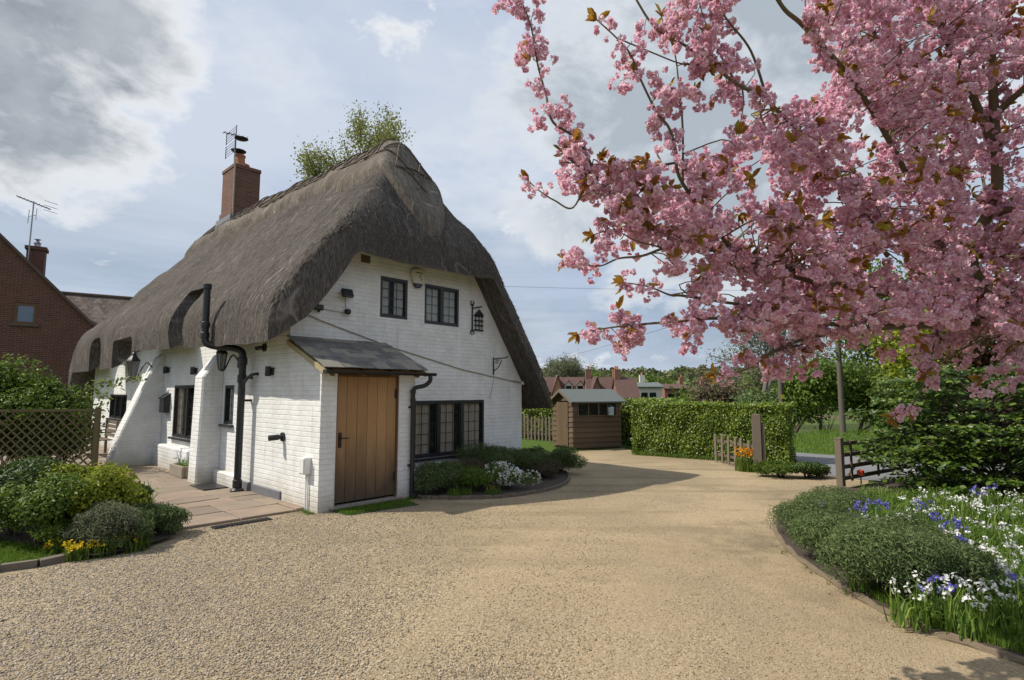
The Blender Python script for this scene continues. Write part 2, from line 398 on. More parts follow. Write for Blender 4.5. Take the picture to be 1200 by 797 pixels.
M['gable_brick'] = plain('gable_brick', (.40, .20, .13), .9, .2, 2.5, .01)
def slab_mat():
    m, N, b, o = new_mat('paving_slab'); tc = N.n('ShaderNodeTexCoord').outputs['Object']; isl = N.n('ShaderNodeNewGeometry').outputs['Random Per Island']
    col = N.ramp(isl, [(0, (.17, .13, .095)), (.35, (.225, .17, .12)), (.7, (.27, .21, .15)), (1, (.28, .195, .14))])
    n = N.noise(tc, 2.4, 8, .65); col = N.mix(N.ramp(n, [(.40, 0.0), (.72, .8)]), col, (.15, .125, .095))
    col = N.mix(N.math('MULTIPLY', N.noise(tc, 30, 4), .2), col, (.34, .29, .23)); N.link(col, b.inputs['Base Color'])
    b.inputs['Roughness'].default_value = .85; bump(N, b, N.noise(tc, 16, 6), .6, .008); return m
M['slab'] = slab_mat()
def gravel_mat():
    m, N, b, o = new_mat('gravel'); tc = N.n('ShaderNodeTexCoord').outputs['Object']
    warp = N.n('ShaderNodeVectorMath', operation='ADD'); N.link(tc, warp.inputs[0])
    vo = N.n('ShaderNodeTexVoronoi'); N.link(tc, vo.inputs['Vector']); vo.inputs['Scale'].default_value = 85; vo.inputs['Randomness'].default_value = 1
    v2 = N.n('ShaderNodeTexVoronoi'); N.link(tc, v2.inputs['Vector']); v2.inputs['Scale'].default_value = 24
    s = N.n('ShaderNodeSeparateColor'); N.link(vo.outputs['Color'], s.inputs[0])
    col = N.ramp(s.outputs[0], [(0, (.13, .098, .060)), (.2, (.24, .182, .112)), (.6, (.335, .262, .162)), (.9, (.41, .332, .222)), (1, (.50, .445, .345))])
    sandy = N.ramp(N.noise(N.mapping(tc, (1, 1, 1)), .55, 6, .62, .6), [(.38, 0.0), (.62, 1.0)])
    sx = N.n('ShaderNodeSeparateXYZ'); N.link(tc, sx.inputs[0])
    # the wheel tracks are compacted to sandy fines; loose chippings lie to the left
    tr = N.ramp(N.math('ADD', N.math('MULTIPLY', sx.outputs[0], .22), N.math('MULTIPLY', sx.outputs[1], .06)), [(.0, 0.0), (.35, 1.0)])
    f = N.math('MULTIPLY', N.math('ADD', N.math('MULTIPLY', sandy, .45), .28), N.math('MULTIPLY_ADD', tr, .75, .15))
    col = N.mix(f, col, N.mix(N.noise(tc, 90, 3), (.32, .243, .138), (.48, .378, .232)))
    col = N.mix(N.math('MULTIPLY', N.ramp(N.noise(tc, .42, 5, .6, .8), [(.40, 1.0), (.58, 0.0)]), .38), col, (.20, .16, .105))
    dirt = N.ramp(N.noise(tc, 1.1, 7, .65, .5), [(.56, 0.0), (.74, 1.0)])
    col = N.mix(N.math('MULTIPLY', dirt, .62), col, (.17, .138, .09))
    trk = N.noise(N.mapping(tc, (.22, 1.5, 1), (0, 0, 0), (0, 0, R(-42))), 1.5, 4, .55, .4); far_ = N.ramp(N.math('MULTIPLY', sx.outputs[1], .1), [(.45, 0.0), (.85, 1.0)])
    col = N.mix(N.math('MULTIPLY', N.math('MULTIPLY', N.ramp(trk, [(.50, 0.0), (.62, 1.0)]), far_), .6), col, (.205, .165, .095))
    spk = N.ramp(N.noise(tc, 17, 5, .7), [(.64, 0.0), (.70, 1.0)]); col = N.mix(N.math('MULTIPLY', spk, .5), col, (.10, .08, .06))
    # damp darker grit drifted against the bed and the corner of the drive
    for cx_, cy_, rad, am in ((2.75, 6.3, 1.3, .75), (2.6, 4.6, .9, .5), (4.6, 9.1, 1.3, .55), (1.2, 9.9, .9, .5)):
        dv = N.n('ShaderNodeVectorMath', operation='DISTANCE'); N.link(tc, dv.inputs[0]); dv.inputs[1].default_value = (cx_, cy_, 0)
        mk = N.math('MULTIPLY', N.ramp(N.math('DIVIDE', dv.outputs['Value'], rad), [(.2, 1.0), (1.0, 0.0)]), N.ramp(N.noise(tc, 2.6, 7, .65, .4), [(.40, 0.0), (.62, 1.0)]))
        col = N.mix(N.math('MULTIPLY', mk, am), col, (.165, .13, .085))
    N.link(col, b.inputs['Base Color']); b.inputs['Roughness'].default_value = .95; b.inputs['Specular IOR Level'].default_value = .15
    h = N.math('ADD', N.math('MULTIPLY', vo.outputs['Distance'], -1.6), N.math('MULTIPLY', v2.outputs['Distance'], -.12)); bump(N, b, h, .55, .006); return m
M['gravel'] = gravel_mat()
def stone_mat():
    m, N, b, o = new_mat('gravel_stone'); isl = N.n('ShaderNodeNewGeometry').outputs['Random Per Island']
    col = N.ramp(isl, [(0, (.14, .110, .076)), (.10, (.235, .185, .124)), (.5, (.345, .275, .182)), (.85, (.43, .355, .245)), (.97, (.35, .22, .13)), (1, (.53, .485, .40))]); gx = N.n('ShaderNodeSeparateXYZ'); N.link(N.n('ShaderNodeTexCoord').outputs['Object'], gx.inputs[0])
    gf = N.ramp(N.math('MULTIPLY_ADD', gx.outputs[0], -.16, .12), [(.0, 0.0), (.7, .75)]); hs = N.n('ShaderNodeHueSaturation'); hs.inputs['Saturation'].default_value = .55; hs.inputs['Value'].default_value = .93; N.link(col, hs.inputs['Color']); col = N.mix(gf, col, hs.outputs[0])
    N.link(col, b.inputs['Base Color']); b.inputs['Roughness'].default_value = .85; b.inputs['Specular IOR Level'].default_value = .25; return m
M['stone_chip'] = stone_mat()
def ground_mat():
    m, N, b, o = new_mat('grassland'); tc = N.n('ShaderNodeTexCoord').outputs['Object']
    n1 = N.noise(tc, .018, 4, .55); n2 = N.noise(tc, 3.0, 8, .7); n3 = N.noise(tc, .3, 5)
    near = N.mix(n2, (.045, .085, .014), (.10, .155, .030))
    far = N.ramp(n1, [(.40, (.045, .060, .020)), (.47, (.10, .14, .035)), (.53, (.06, .09, .03)), (.60, (.14, .12, .065))])
    sx = N.n('ShaderNodeVectorMath', operation='LENGTH'); N.link(tc, sx.inputs[0])
    col = N.mix(N.ramp(N.math('MULTIPLY', sx.outputs['Value'], .004), [(.2, 0.0), (.4, 1.0)]), near, far)
    col = N.mix(N.math('MULTIPLY', n3, .4), col, (.05, .075, .02)); N.link(col, b.inputs['Base Color']); b.inputs['Roughness'].default_value = .95
    b.inputs['Specular IOR Level'].default_value = .1; bump(N, b, n2, 1.0, .05); return m
M['ground'] = ground_mat()
def asphalt_mat():
    m, N, b, o = new_mat('asphalt'); tc = N.n('ShaderNodeTexCoord').outputs['Object']
    col = N.mix(N.noise(tc, 1.2, 6), (.12, .122, .128), (.19, .19, .195)); col = N.mix(N.math('MULTIPLY', N.noise(tc, 60, 3), .4), col, (.20, .20, .20))
    N.link(col, b.inputs['Base Color']); b.inputs['Roughness'].default_value = .85; bump(N, b, N.noise(tc, 60, 3), .6, .004); return m
M['asphalt'] = asphalt_mat(); M['road_paint'] = plain('road_paint', (.6, .6, .58), .7, .12, 9, 0)
M['grass'] = leafm('grass_blade', (.075, .15, .014), (.13, .22, .024), (.21, .28, .05), .4, .6, .2)
M['hedge_leaf'] = leafm('hedge_leaf', (.07, .125, .012), (.15, .225, .018), (.30, .36, .04), .35, .38, .5)
M['laurel_leaf'] = leafm('laurel_leaf', (.045, .085, .015), (.09, .14, .024), (.16, .21, .04), .25, .35, .5)
M['dark_leaf'] = leafm('dark_leaf', (.035, .066, .016), (.065, .11, .022), (.12, .17, .032), .25, .5, .3)
M['mid_leaf'] = leafm('mid_leaf', (.065, .12, .016), (.12, .19, .024), (.20, .27, .042), .35, .5, .3)
M['lime_leaf'] = leafm('lime_leaf', (.14, .19, .014), (.25, .29, .022), (.38, .38, .04), .4, .5, .3)
M['bronze_leaf'] = leafm('bronze_leaf', (.24, .105, .022), (.34, .17, .028), (.34, .29, .04), .5, .5, .3)
M['spring_leaf'] = leafm('spring_leaf', (.10, .15, .028), (.17, .23, .045), (.26, .31, .07), .4, .5, .3)
M['airy_leaf'] = leafm('airy_leaf', (.15, .175, .05), (.23, .25, .075), (.31, .31, .10), .45, .5, .3)
M['santolina'] = leafm('santolina_leaf', (.092, .138, .052), (.15, .21, .08), (.235, .29, .13), .3, .8, .1)
M['silver_leaf'] = leafm('silver_leaf', (.13, .15, .085), (.20, .22, .125), (.27, .28, .17), .3, .8, .1)
M['heath'] = leafm('heath_leaf', (.13, .10, .07), (.17, .125, .08), (.10, .13, .05), .3, .8, .1)
M['purple_leaf'] = leafm('copper_leaf', (.07, .035, .022), (.11, .055, .03), (.13, .09, .03), .3, .5, .3)
M['viburnum_leaf'] = leafm('viburnum_leaf', (.032, .068, .012), (.07, .125, .017), (.17, .24, .03), .35, .42, .4)
M['cream_flower'] = leafm('cream_flower', (.45, .52, .22), (.55, .60, .30), (.65, .68, .42), .3, .6, .2)
M['white_flower'] = leafm('white_flower', (.62, .62, .58), (.74, .74, .71), (.80, .80, .78), .25, .6, .2)
M['blue_flower'] = leafm('blue_flower', (.10, .10, .42), (.16, .15, .55), (.26, .22, .62), .3, .6, .2)
M['yellow_flower'] = leafm('yellow_flower', (.55, .38, .01), (.70, .52, .02), (.75, .62, .06), .3, .6, .2)
M['orange_flower'] = leafm('orange_flower', (.62, .20, .01), (.72, .28, .01), (.75, .40, .02), .3, .6, .2)
M['purple_flower'] = leafm('purple_flower', (.22, .12, .42), (.30, .18, .5), (.38, .25, .55), .3, .6, .2)
M['red_flower'] = leafm('red_flower', (.35, .02, .02), (.45, .04, .03), None, .3, .6, .2)
M['daff_leaf'] = leafm('strap_leaf', (.07, .14, .02), (.125, .21, .03), (.24, .31, .065), .35, .5, .3)
def petal_mat():
    m, N, b, o = new_mat('cherry_petal'); isl = N.n('ShaderNodeNewGeometry').outputs['Random Per Island']
    tc = N.n('ShaderNodeTexCoord').outputs['Object']
    col = N.ramp(isl, [(0, (.65, .26, .39)), (.25, (.80, .46, .57)), (.60, (.90, .66, .74)), (1, (.96, .85, .89))])
    col = N.mix(N.ramp(N.noise(tc, 2.6, 3), [(.40, 0.0), (.60, .26)]), col, (.70, .34, .47)); col = N.mix(N.ramp(N.noise(tc, 11, 2), [(.50, 0.0), (.66, .55)]), col, (.93, .76, .82))
    N.link(col, b.inputs['Base Color']); b.inputs['Roughness'].default_value = .6; b.inputs['Specular IOR Level'].default_value = .2
    tr = N.n('ShaderNodeBsdfTranslucent'); N.link(col, tr.inputs[0]); mx = N.n('ShaderNodeMixShader'); mx.inputs[0].default_value = .45
    N.link(b.outputs[0], mx.inputs[1]); N.link(tr.outputs[0], mx.inputs[2]); N.link(mx.outputs[0], o.inputs[0]); return m
M['petal'] = petal_mat()

# ------------------------------------------------------------------ foliage helpers
def norm(a): return a / np.maximum(np.linalg.norm(a, axis=-1, keepdims=True), 1e-9)
def frames(n_dir, tilt=1.0):
    """random tangent frames with normals scattered round n_dir"""
    k = len(n_dir); n = norm(n_dir + rng.normal(0, tilt, (k, 3)))
    t = norm(np.cross(n, rng.normal(0, 1, (k, 3)))); return t, np.cross(n, t), n
def leaf_geo(P, ndir, size, aspect=.5, fold=.25, tilt=.8, sv=.35, tdir=None):
    """each leaf: a pointed, folded blade of 6 vertices, 2 quads"""
    P = np.asarray(P, float); k = len(P); t, w, n = frames(np.broadcast_to(np.asarray(ndir, float), P.shape).copy(), tilt)
    if tdir is not None:
        t = norm(np.broadcast_to(np.asarray(tdir, float), P.shape) + rng.normal(0, tilt * .5, (k, 3))); w = norm(np.cross(n, t)); n = np.cross(t, w)
    s = size * (1 + rng.uniform(-sv, sv, (k, 1))); L = t * s; W = w * s * aspect * .5; U = n * s * fold
    V = np.stack([P, P + L * .35 + W + U * .5, P + L * .75 + W * .8 + U * .5, P + L - U * .25, P + L * .75 - W * .8 + U * .5, P + L * .35 - W + U * .5], 1)
    b = (np.arange(k) * 6)[:, None]
    F = np.concatenate([b + np.array([[0, 1, 2, 3]]), b + np.array([[0, 3, 4, 5]])], 1).reshape(-1, 4)
    return V.reshape(-1, 3), F
def merge(*gs):
    Vs, Fs, b = [], [], 0
    for V, F in gs: Vs.append(V); Fs.append(F + b); b += len(V)
    return np.concatenate(Vs), np.concatenate(Fs)
def blob_points(k, r, seed, lumps=9, inner=.55, flat=0.0, lumpsize=.45):
    """points in an uneven crown made of overlapping clumps; returns (points, outward normals)"""
    g = np.random.default_rng(seed); r = np.asarray(r, float)
    c = norm(g.normal(0, 1, (lumps, 3))) * g.uniform(.35, .78, (lumps, 1)); c[:, 2] = np.where(c[:, 2] < -.5 + flat, -c[:, 2] * .5, c[:, 2])
    cs = g.uniform(.75, 1.3, lumps) * lumpsize
    i = g.integers(0, lumps, k); d = norm(g.normal(0, 1, (k, 3))); rad = (inner + (1 - inner) * g.uniform(0, 1, (k, 1)) ** .6)
    p = c[i] + d * rad * cs[i][:, None]
    return p * r, norm(d + .6 * norm(c[i]))
def blade_geo(P, h, w, lean=.4, sv=.4, seg=2):
    """upright blades, tapering: 2 segments"""
    P = np.asarray(P, float); k = len(P); a = rng.uniform(0, 2 * math.pi, k); hh = h * (1 + rng.uniform(-sv, sv, k))
    l = rng.normal(0, lean, k) * hh; dx = np.stack([np.cos(a), np.sin(a), np.zeros(k)], 1); wx = np.stack([-np.sin(a), np.cos(a), np.zeros(k)], 1) * (w / 2)
    up = np.stack([np.zeros(k), np.zeros(k), hh], 1)
    m = P + dx * (l * .3)[:, None] + up * .6; tp = P + dx * l[:, None] + up * (1 - .25 * np.minimum(1, np.abs(l / np.maximum(hh, 1e-6))))[:, None]
    V = np.stack([P - wx, P + wx, m + wx * .8, m - wx * .8, tp + wx * .15, tp - wx * .15], 1); b = (np.arange(k) * 6)[:, None]
    F = np.concatenate([b + np.array([[0, 1, 2, 3]]), b + np.array([[3, 2, 4, 5]])], 1).reshape(-1, 4); return V.reshape(-1, 3), F
def in_poly(p, poly):
    x, y = p[:, 0], p[:, 1]; ins = np.zeros(len(p), bool); n = len(poly)
    for i in range(n):
        x1, y1 = poly[i][:2]; x2, y2 = poly[(i + 1) % n][:2]
        c = (y1 > y) != (y2 > y); xi = (x2 - x1) * (y - y1) / ((y2 - y1) if abs(y2 - y1) > 1e-12 else 1e-12) + x1; ins ^= c & (x < xi)
    return ins
def scatter_poly(poly, k):
    a = np.array([[q[0], q[1]] for q in poly]); lo, hi = a.min(0), a.max(0); out = []
    tot = 0
    while tot < k:
        p = rng.uniform(lo, hi, (k * 2, 2)); p = p[in_poly(p, a)]; out.append(p); tot += len(p)
    return np.concatenate(out)[:k]
def sheet(name, poly, z, mat, kind='structure', label=None, cat=None):
    bm = bmesh.new(); vs = [bm.verts.new((p[0], p[1], z)) for p in poly]; f = bm.faces.new(vs); bmesh.ops.triangulate(bm, faces=[f])
    bmesh.ops.recalc_face_normals(bm, faces=bm.faces)
    for f in bm.faces:
        if f.normal.z < 0: f.normal_flip()
    me = bpy.data.meshes.new(name); bm.to_mesh(me); bm.free(); return tag(link_mesh(name, me, mat), label, cat, kind=kind)

# ------------------------------------------------------------------ ground, road, gravel, lawns
def build_ground():
    rs = np.concatenate([[0], np.linspace(2, 24, 12), np.geomspace(27, 3000, 70)]); na = 144
    V = [(0, 0, -.014)]; F = []
    A = np.linspace(0, 2 * math.pi, na, endpoint=False)
    pts = [np.stack([r * np.cos(A), r * np.sin(A), terrain(r * np.cos(A), r * np.sin(A)) - .014], 1) for r in rs[1:]]
    V = np.concatenate([np.array(V)] + pts); F = []
    for i in range(len(rs) - 2):
        a = 1 + i * na + np.arange(na); b = 1 + i * na + (np.arange(na) + 1) % na; F.append(np.stack([a, b, b + na, a + na], 1))
    c0 = 1 + np.arange(na); tri = np.stack([np.zeros(na, int), c0, 1 + (np.arange(na) + 1) % na, 1 + (np.arange(na) + 1) % na], 1)
    me = bpy.data.meshes.new('ground'); me.from_pydata(V.tolist(), [], [tuple(q) for f in F for q in f] + [tuple(t[:3]) for t in tri.tolist()]); me.update()
    tag(link_mesh('ground', me, M['ground'], None, True), kind='structure')
build_ground()
BED_EDGE = [gp(*p) for p in [(1290, 820), (1200, 778), (1100, 745), (1055, 727), (1010, 703), (960, 672), (930, 650), (912, 628), (909, 610), (918, 597), (940, 587), (968, 578), (990, 573)]]
BED_EDGE = smooth_path(BED_EDGE, 5)
GATE_POST = gp(986, 572)
gravel_poly = [(-13, -3), (4.6, -3)] + [(p.x, p.y) for p in BED_EDGE] + [(6.6, 10.4), (6.9, 10.85), (6.5, 11.6), (6.3, 13.0), (4.6, 14.5), (3.6, 15.6), (3.3, 17.2), (1.2, 17.4), (-1, 16), (-13, 16)]
sheet('gravel_drive', gravel_poly, 0.0, M['gravel'])
road_dir = Vector((.86, -.51, 0)).normalized(); road_n = Vector((.51, .86, 0)).normalized()
rn = Vector((6.75, 11.0, 0))
def road_pt(s, w): p = rn + road_dir * s + road_n * w; return (p.x, p.y)
sheet('road', [(6.45, 11.5), (6.75, 10.85), (12, 7.7), (30, -3), (34, 2), (13, 12.4), (8.4, 15.1), (6.2, 18.0), (4.2, 21.2), (1.6, 24.5), (-18, 43), (-20, 40), (.4, 22.4), (3.3, 19.4), (4.75, 16.9), (7.05, 14.0)], .006, M['asphalt'])
mb = MB()
for s in range(1, 26, 3):
    a = rn + road_dir * s + road_n * 1.9; mb.box((a.x, a.y, .012), (.5, .07, .004), Matrix.Rotation(math.atan2(road_dir.y, road_dir.x), 3, 'Z'))
tag(mb.build('road_marking', M['road_paint']), kind='structure')
lawn_poly = [gp(603, 546), gp(622, 538), gp(640, 533.5), gp(668, 532), (1.9, 16.0), (3.6, 17), (3.6, 21.5), (-9, 24), (-6, 17)]
sheet('lawn', [(p[0], p[1]) for p in lawn_poly], .012, M['ground'])
LK = [gp(-70, 684), gp(0, 670), gp(45, 664), gp(84, 656)]
sheet('lawn', [(p.x, p.y) for p in LK] + [(gp(84, 640).x, gp(84, 640).y), (-9.5, 7.6), (-10, 5.0)], .02, M['ground'])
mb = MB()
for i in range(len(LK) - 1):
    a, b = LK[i], LK[i + 1]; n = max(1, int((b - a).length / .45))
    for k in range(n):
        p = a.lerp(b, (k + .5) / n); d = (b - a).normalized()
        mb.box((p.x, p.y, .018), ((b - a).length / n - .012, .07, .10), Matrix.Rotation(math.atan2(d.y, d.x) + rnd.uniform(-.02, .02), 3, 'Z'), .006)
tag(mb.build('kerb', plain('kerb_setts', (.14, .115, .088), .9, .4, 9, .006)), kind='structure')
# patio: worn stone slabs, laid in courses of uneven width along the cottage wall
mb = MB(); v = .34
while v < 14.2:
    dv = rnd.choice([.42, .55, .6, .75]); u = -3.9
    while u < .0:
        du = min(rnd.choice([.45, .6, .75, .9]), 0 - u)
        if du < .12: break
        if not (u + du < -1.75 and v < 6.4):
            mb.box((u + du / 2, v + dv / 2, .012 + rnd.uniform(-.004, .004)), (du - .014, dv - .014, .05), Matrix.Rotation(rnd.uniform(-.006, .006), 3, 'X'), .005)
        u += du
    v += dv
pt = mb.build('patio_paving', M['slab'], None, bevel=.006); pt.location = HO; pt.rotation_euler = (0, 0, HROT); tag(pt, kind='structure')

# ------------------------------------------------------------------ the cottage
cottage = empty('cottage', HO, HROT, 'white painted brick cottage under a thick grey thatched roof, with a slated porch', 'cottage')
UR, VA, VB, VF = 2.5, 1.9, 12.5, .55
def ridge_z(v): return 6.67 + .034 * np.clip(v - 1.2, 0, 9)
def zt(u, v, raw=False):
    rz = ridge_z(v)
    a = rz + .03 - 1.22 * (UR - u); b = rz + .04 - 1.47 * (u - UR); c = 6.70 - 1.62 * (VA - v); d = rz - 1.2 * (v - VB)
    k = 6.0; m = np.minimum(np.minimum(a, b), np.minimum(c, d))
    z = m - np.log(np.exp(-k * (a - m)) + np.exp(-k * (b - m)) + np.exp(-k * (c - m)) + np.exp(-k * (d - m))) / k + .10
    if not raw:
        z = z + .045 * np.sin(v * 1.25 + u * .8) * np.clip((UR - u) / 2, 0, 1) + .03 * np.sin(v * 2.9 - u * 1.7 + 1) + .02 * np.sin(u * 5 + v * 1.1) + .015 * np.sin(u * 9.1 - v * 6.3)
    return z
U0, U1, V1 = -.56, 5.86, 16.2
def thick(u, v):
    e = 1e-3; gu = (zt(u + e, v, True) - zt(u - e, v, True)) / (2 * e); gv = (zt(u, v + e, True) - zt(u, v - e, True)) / (2 * e)
    left = np.clip((u - U0) / .6, 0, 1); T = np.where(u < 1.2, .43 + .19 * left, np.where(u > 2.8, .33, .62 + (u - 1.2) / 1.6 * (.33 - .62)))
    hip = np.clip((gv - .4) / .9, 0, 1); T = T * (1 - hip) + .35 * hip
    return T * np.sqrt(1 + gu * gu + gv * gv)
def zb(u, v): return zt(u, v, True) - thick(u, v)
def build_roof():
    nu, nv = 118, 250
    us = U0 + (U1 - U0) * np.linspace(0, 1, nu); vs = VF + (V1 - VF) * np.linspace(0, 1, nv)
    for arr in (us, vs):                        # crowd the rims so that they round over
        pass
    Ug, Vg = np.meshgrid(us, vs, indexing='ij')
    # the far end sweeps in: the eave runs round the hip in a curve
    d = np.minimum(np.minimum(Ug - U0, U1 - Ug), np.minimum(Vg - VF, V1 - Vg)); r = .26
    q = np.clip(d, 0, r); rd = (r - np.sqrt(np.maximum(r * r - (r - q) ** 2, 0)))
    top = zt(Ug, Vg) - rd * 1.05
    low = zb(Ug, Vg) + rd * .12
    low = np.where((Vg > 8.0) & (Ug < 1), low - .42 * np.clip((Vg - 8.0) / .8, 0, 1) * np.clip((.35 - Ug) / .7, 0, 1), low)
    sk = np.array([[mnoise.noise(Vector((a * 3, b * 3, 0))) for b in vs] for a in us]) * .03
    low = np.minimum(low, top - .12)
    top = top + sk; low = low + sk * .7
    Vt = np.stack([Ug, Vg, top], -1).reshape(-1, 3); Vl = np.stack([Ug, Vg, low], -1).reshape(-1, 3)
    idx = np.arange(nu * nv).reshape(nu, nv); n = nu * nv
    f1 = np.stack([idx[:-1, :-1], idx[1:, :-1], idx[1:, 1:], idx[:-1, 1:]], -1).reshape(-1, 4)
    f2 = f1[:, ::-1] + n
    rim = np.concatenate([idx[:, 0], idx[-1, 1:], idx[-2::-1, -1], idx[0, -2:0:-1]]); nx = np.roll(rim, -1)
    f3 = np.stack([rim, rim + n, nx + n, nx], -1)
    o = np_mesh('thatched_roof', np.concatenate([Vt, Vl]), np.concatenate([f1, f2, f3]), M['thatch'], None, False)
    cm = MB()
    def arch(v0, v1, z0, z1, u0, u1, rr):
        p = [(u0, v0, z0), (u0, v1, z0)]
        for k in range(7): a = k / 6 * math.pi / 2; p.append((u0, v1 - rr + rr * math.cos(a), z1 - rr + rr * math.sin(a)))
        for k in range(7): a = math.pi / 2 + k / 6 * math.pi / 2; p.append((u0, v0 + rr + rr * math.cos(a), z1 - rr + rr * math.sin(a)))
        cm.prism(p, (u1 - u0, 0, 0))
    cm.prism([(-1.6, 4.12, 2.2), (-1.6, 4.98, 2.2), (-1.6, 5.84, 3.80), (-1.6, 5.76, 3.88), (-1.6, 5.0, 3.90), (-1.6, 4.88, 3.82)], (2.25, 0, 0))
    arch(8.15, 10.1, 1.2, 3.02, -1.6, .35, .16)
    arch(11.5, 13.0, 1.2, 3.25, -1.6, .35, .5)
    cut(o, cm)
    me = o.data; me.polygons.foreach_set('use_smooth', np.ones(len(me.polygons), bool))
    try: me.set_sharp_from_angle(angle=R(50))
    except Exception: pass
    o.parent = cottage; return o
roof = build_roof()
def surf_n(u, v):
    e = .02; return norm(np.stack([-(zt(u + e, v) - zt(u - e, v)) / (2 * e), -(zt(u, v + e) - zt(u, v - e)) / (2 * e), np.ones_like(u)], -1))
def build_straw():
    k = 52000; u = rng.uniform(U0 + .02, U1 - .02, k); v = VF + .02 + (V1 - VF - .04) * rng.uniform(0, 1, k) ** 1.35
    n = surf_n(u, v); P = np.stack([u, v, zt(u, v)], -1)
    d = np.minimum(np.minimum(u - U0, U1 - u), np.minimum(v - VF, V1 - v)); q = np.clip(d, 0, .26); P[:, 2] -= (.26 - np.sqrt(np.maximum(.26 ** 2 - (.26 - q) ** 2, 0))) * 1.05
    zz_ = P[:, 2] - 2.2; hole = (u < .6) & (v > 4.1 + .46 * zz_) & (v < 4.98 + .55 * zz_) & (P[:, 2] < 3.93); P = P[~hole]; n = n[~hole]
    down = np.stack([np.zeros(len(P)), np.zeros(len(P)), -np.ones(len(P))], -1); down = norm(down - n * (down * n).sum(-1, keepdims=True))
    dirs = norm(down + n * rng.uniform(.02, .22, (len(P), 1)) + rng.normal(0, .16, P.shape)); L = rng.uniform(.05, .13, (len(P), 1)); w = norm(np.cross(dirs, n)) * .0045
    a = P - dirs * L * .3; V = np.stack([a - w, a + w, a + dirs * L + w * .5, a + dirs * L - w * .5], 1).reshape(-1, 3)
    F = np.arange(len(P) * 4).reshape(-1, 4)
    # trimmed straw ends hanging along the eaves and the front verge
    g = []
    for side in range(3):
        m = 5200
        if side == 0: uu = np.full(m, U0 + .03); vv = rng.uniform(VF, 12, m); keep = ~((vv > 4.4) & (vv < 5.45)) & ~((vv > 8.1) & (vv < 10.15)) & ~((vv > 11.4))
        elif side == 1: uu = rng.uniform(U0, U1, m); vv = np.full(m, VF + .02); keep = np.ones(m, bool)
        else: uu = np.full(m, U1 - .03); vv = rng.uniform(VF, 3, m); keep = np.ones(m, bool)
        uu, vv = uu[keep], vv[keep]; m = len(uu)
        lo = zb(uu, vv) + .1; hi = zt(uu, vv) - .27; zz = lo + (hi - lo) * rng.uniform(-.05, 1, m) ** 1
        zz = np.where((vv > 8) & (uu < 0), zz - .3, zz)
        p = np.stack([uu, vv, zz], -1); out = np.array([[-.5, 0, -1], [0, -.5, -1], [.5, 0, -1]][side]) + rng.normal(0, .25, (m, 3)); out = norm(out)
        w = norm(np.cross(out, rng.normal(0, 1, (m, 3)))) * .004; l = rng.uniform(.03, .085, (m, 1))
        g.append((np.stack([p - w, p + w, p + out * l + w * .4, p + out * l - w * .4], 1).reshape(-1, 3), np.arange(m * 4).reshape(-1, 4)))
    V, F = merge((V, F), *g)
    o = np_mesh('loose_straw', V, F, M['straw'], roof); o['kind'] = 'stuff'
build_straw()
def build_ridge_cap():
    """thick saddle of newer straw along the ridge with a rounded tongue over the front hip"""
    vs = np.concatenate([np.linspace(.62, 2.3, 50), np.linspace(2.34, 13.6, 190)]); ss = np.linspace(-1, 1, 41); bm = bmesh.new(); rows = []
    for v in vs:
        wid = .82 * math.sqrt(max(0, 1 - ((2.2 - min(v, 2.2)) / 1.6) ** 2)) if v < 2.6 else .82 - .16 * min(1, (v - 2.6) / 1.2) + .05 * math.sin(v * 5.5)
        wid = max(wid, .03); u = UR + ss * wid; rim = np.clip((1 - np.abs(ss)) * wid / .09, 0, 1) * np.clip((v - .60) / .10, 0, 1); z = zt(u, np.full_like(u, v)) + .11 + .115 * np.sqrt(rim)
        rows.append([bm.verts.new((a, v, b)) for a, b in zip(u, z)])
    for a, b in zip(rows[:-1], rows[1:]):
        for k in range(40): bm.faces.new((a[k], a[k + 1], b[k + 1], b[k]))
    ext = bmesh.ops.extrude_face_region(bm, geom=list(bm.faces)); low = [x for x in ext['geom'] if isinstance(x, bmesh.types.BMVert)]
    for q in low: q.co.z -= .30
    bmesh.ops.recalc_face_normals(bm, faces=bm.faces); me = bpy.data.meshes.new('ridge_cap'); bm.to_mesh(me); bm.free()
    cap = link_mesh('ridge_cap', me, M['ridge_thatch'], roof, True)
    try: me.set_sharp_from_angle(angle=R(45))
    except Exception: pass
    sp = MB()
    def S(u, v): return Vector((u, v, float(zt(np.array(u), np.array(v))) + .262))
    def rod(u0, v0, u1, v1, r=.015):
        sp.tube([S(u0 + (u1 - u0) * t, v0 + (v1 - v0) * t) for t in np.linspace(0, 1, 9)], r, 5)
    for off in (-.48, .12 - .55 * 0, .50):
        if abs(off) > .2: rod(UR + off, 1.75, UR + off, 12.8)
    v = 1.9
    while v < 12:
        for sgn in (-1, 1):
            rod(UR + sgn * .05, v, UR + sgn * .48, v + .42); rod(UR + sgn * .48, v, UR + sgn * .05, v + .42)
        v += .44
    for a, b in (((-.42, 1.72), (.42, 1.72)), ((-.5, 1.72), (-.05, 1.2)), ((-.05, 1.72), (-.42, 1.3)), ((.5, 1.72), (.05, 1.2)), ((.05, 1.72), (.45, 1.3)), ((-.3, 1.3), (.1, 1.0)), ((.3, 1.3), (-.1, 1.0)), ((-.45, 1.28), (.45, 1.28))):
        rod(UR + a[0], a[1], UR + b[0], b[1])
    sp.build('hazel_rod_lattice', M['hazel'], roof)
build_ridge_cap()

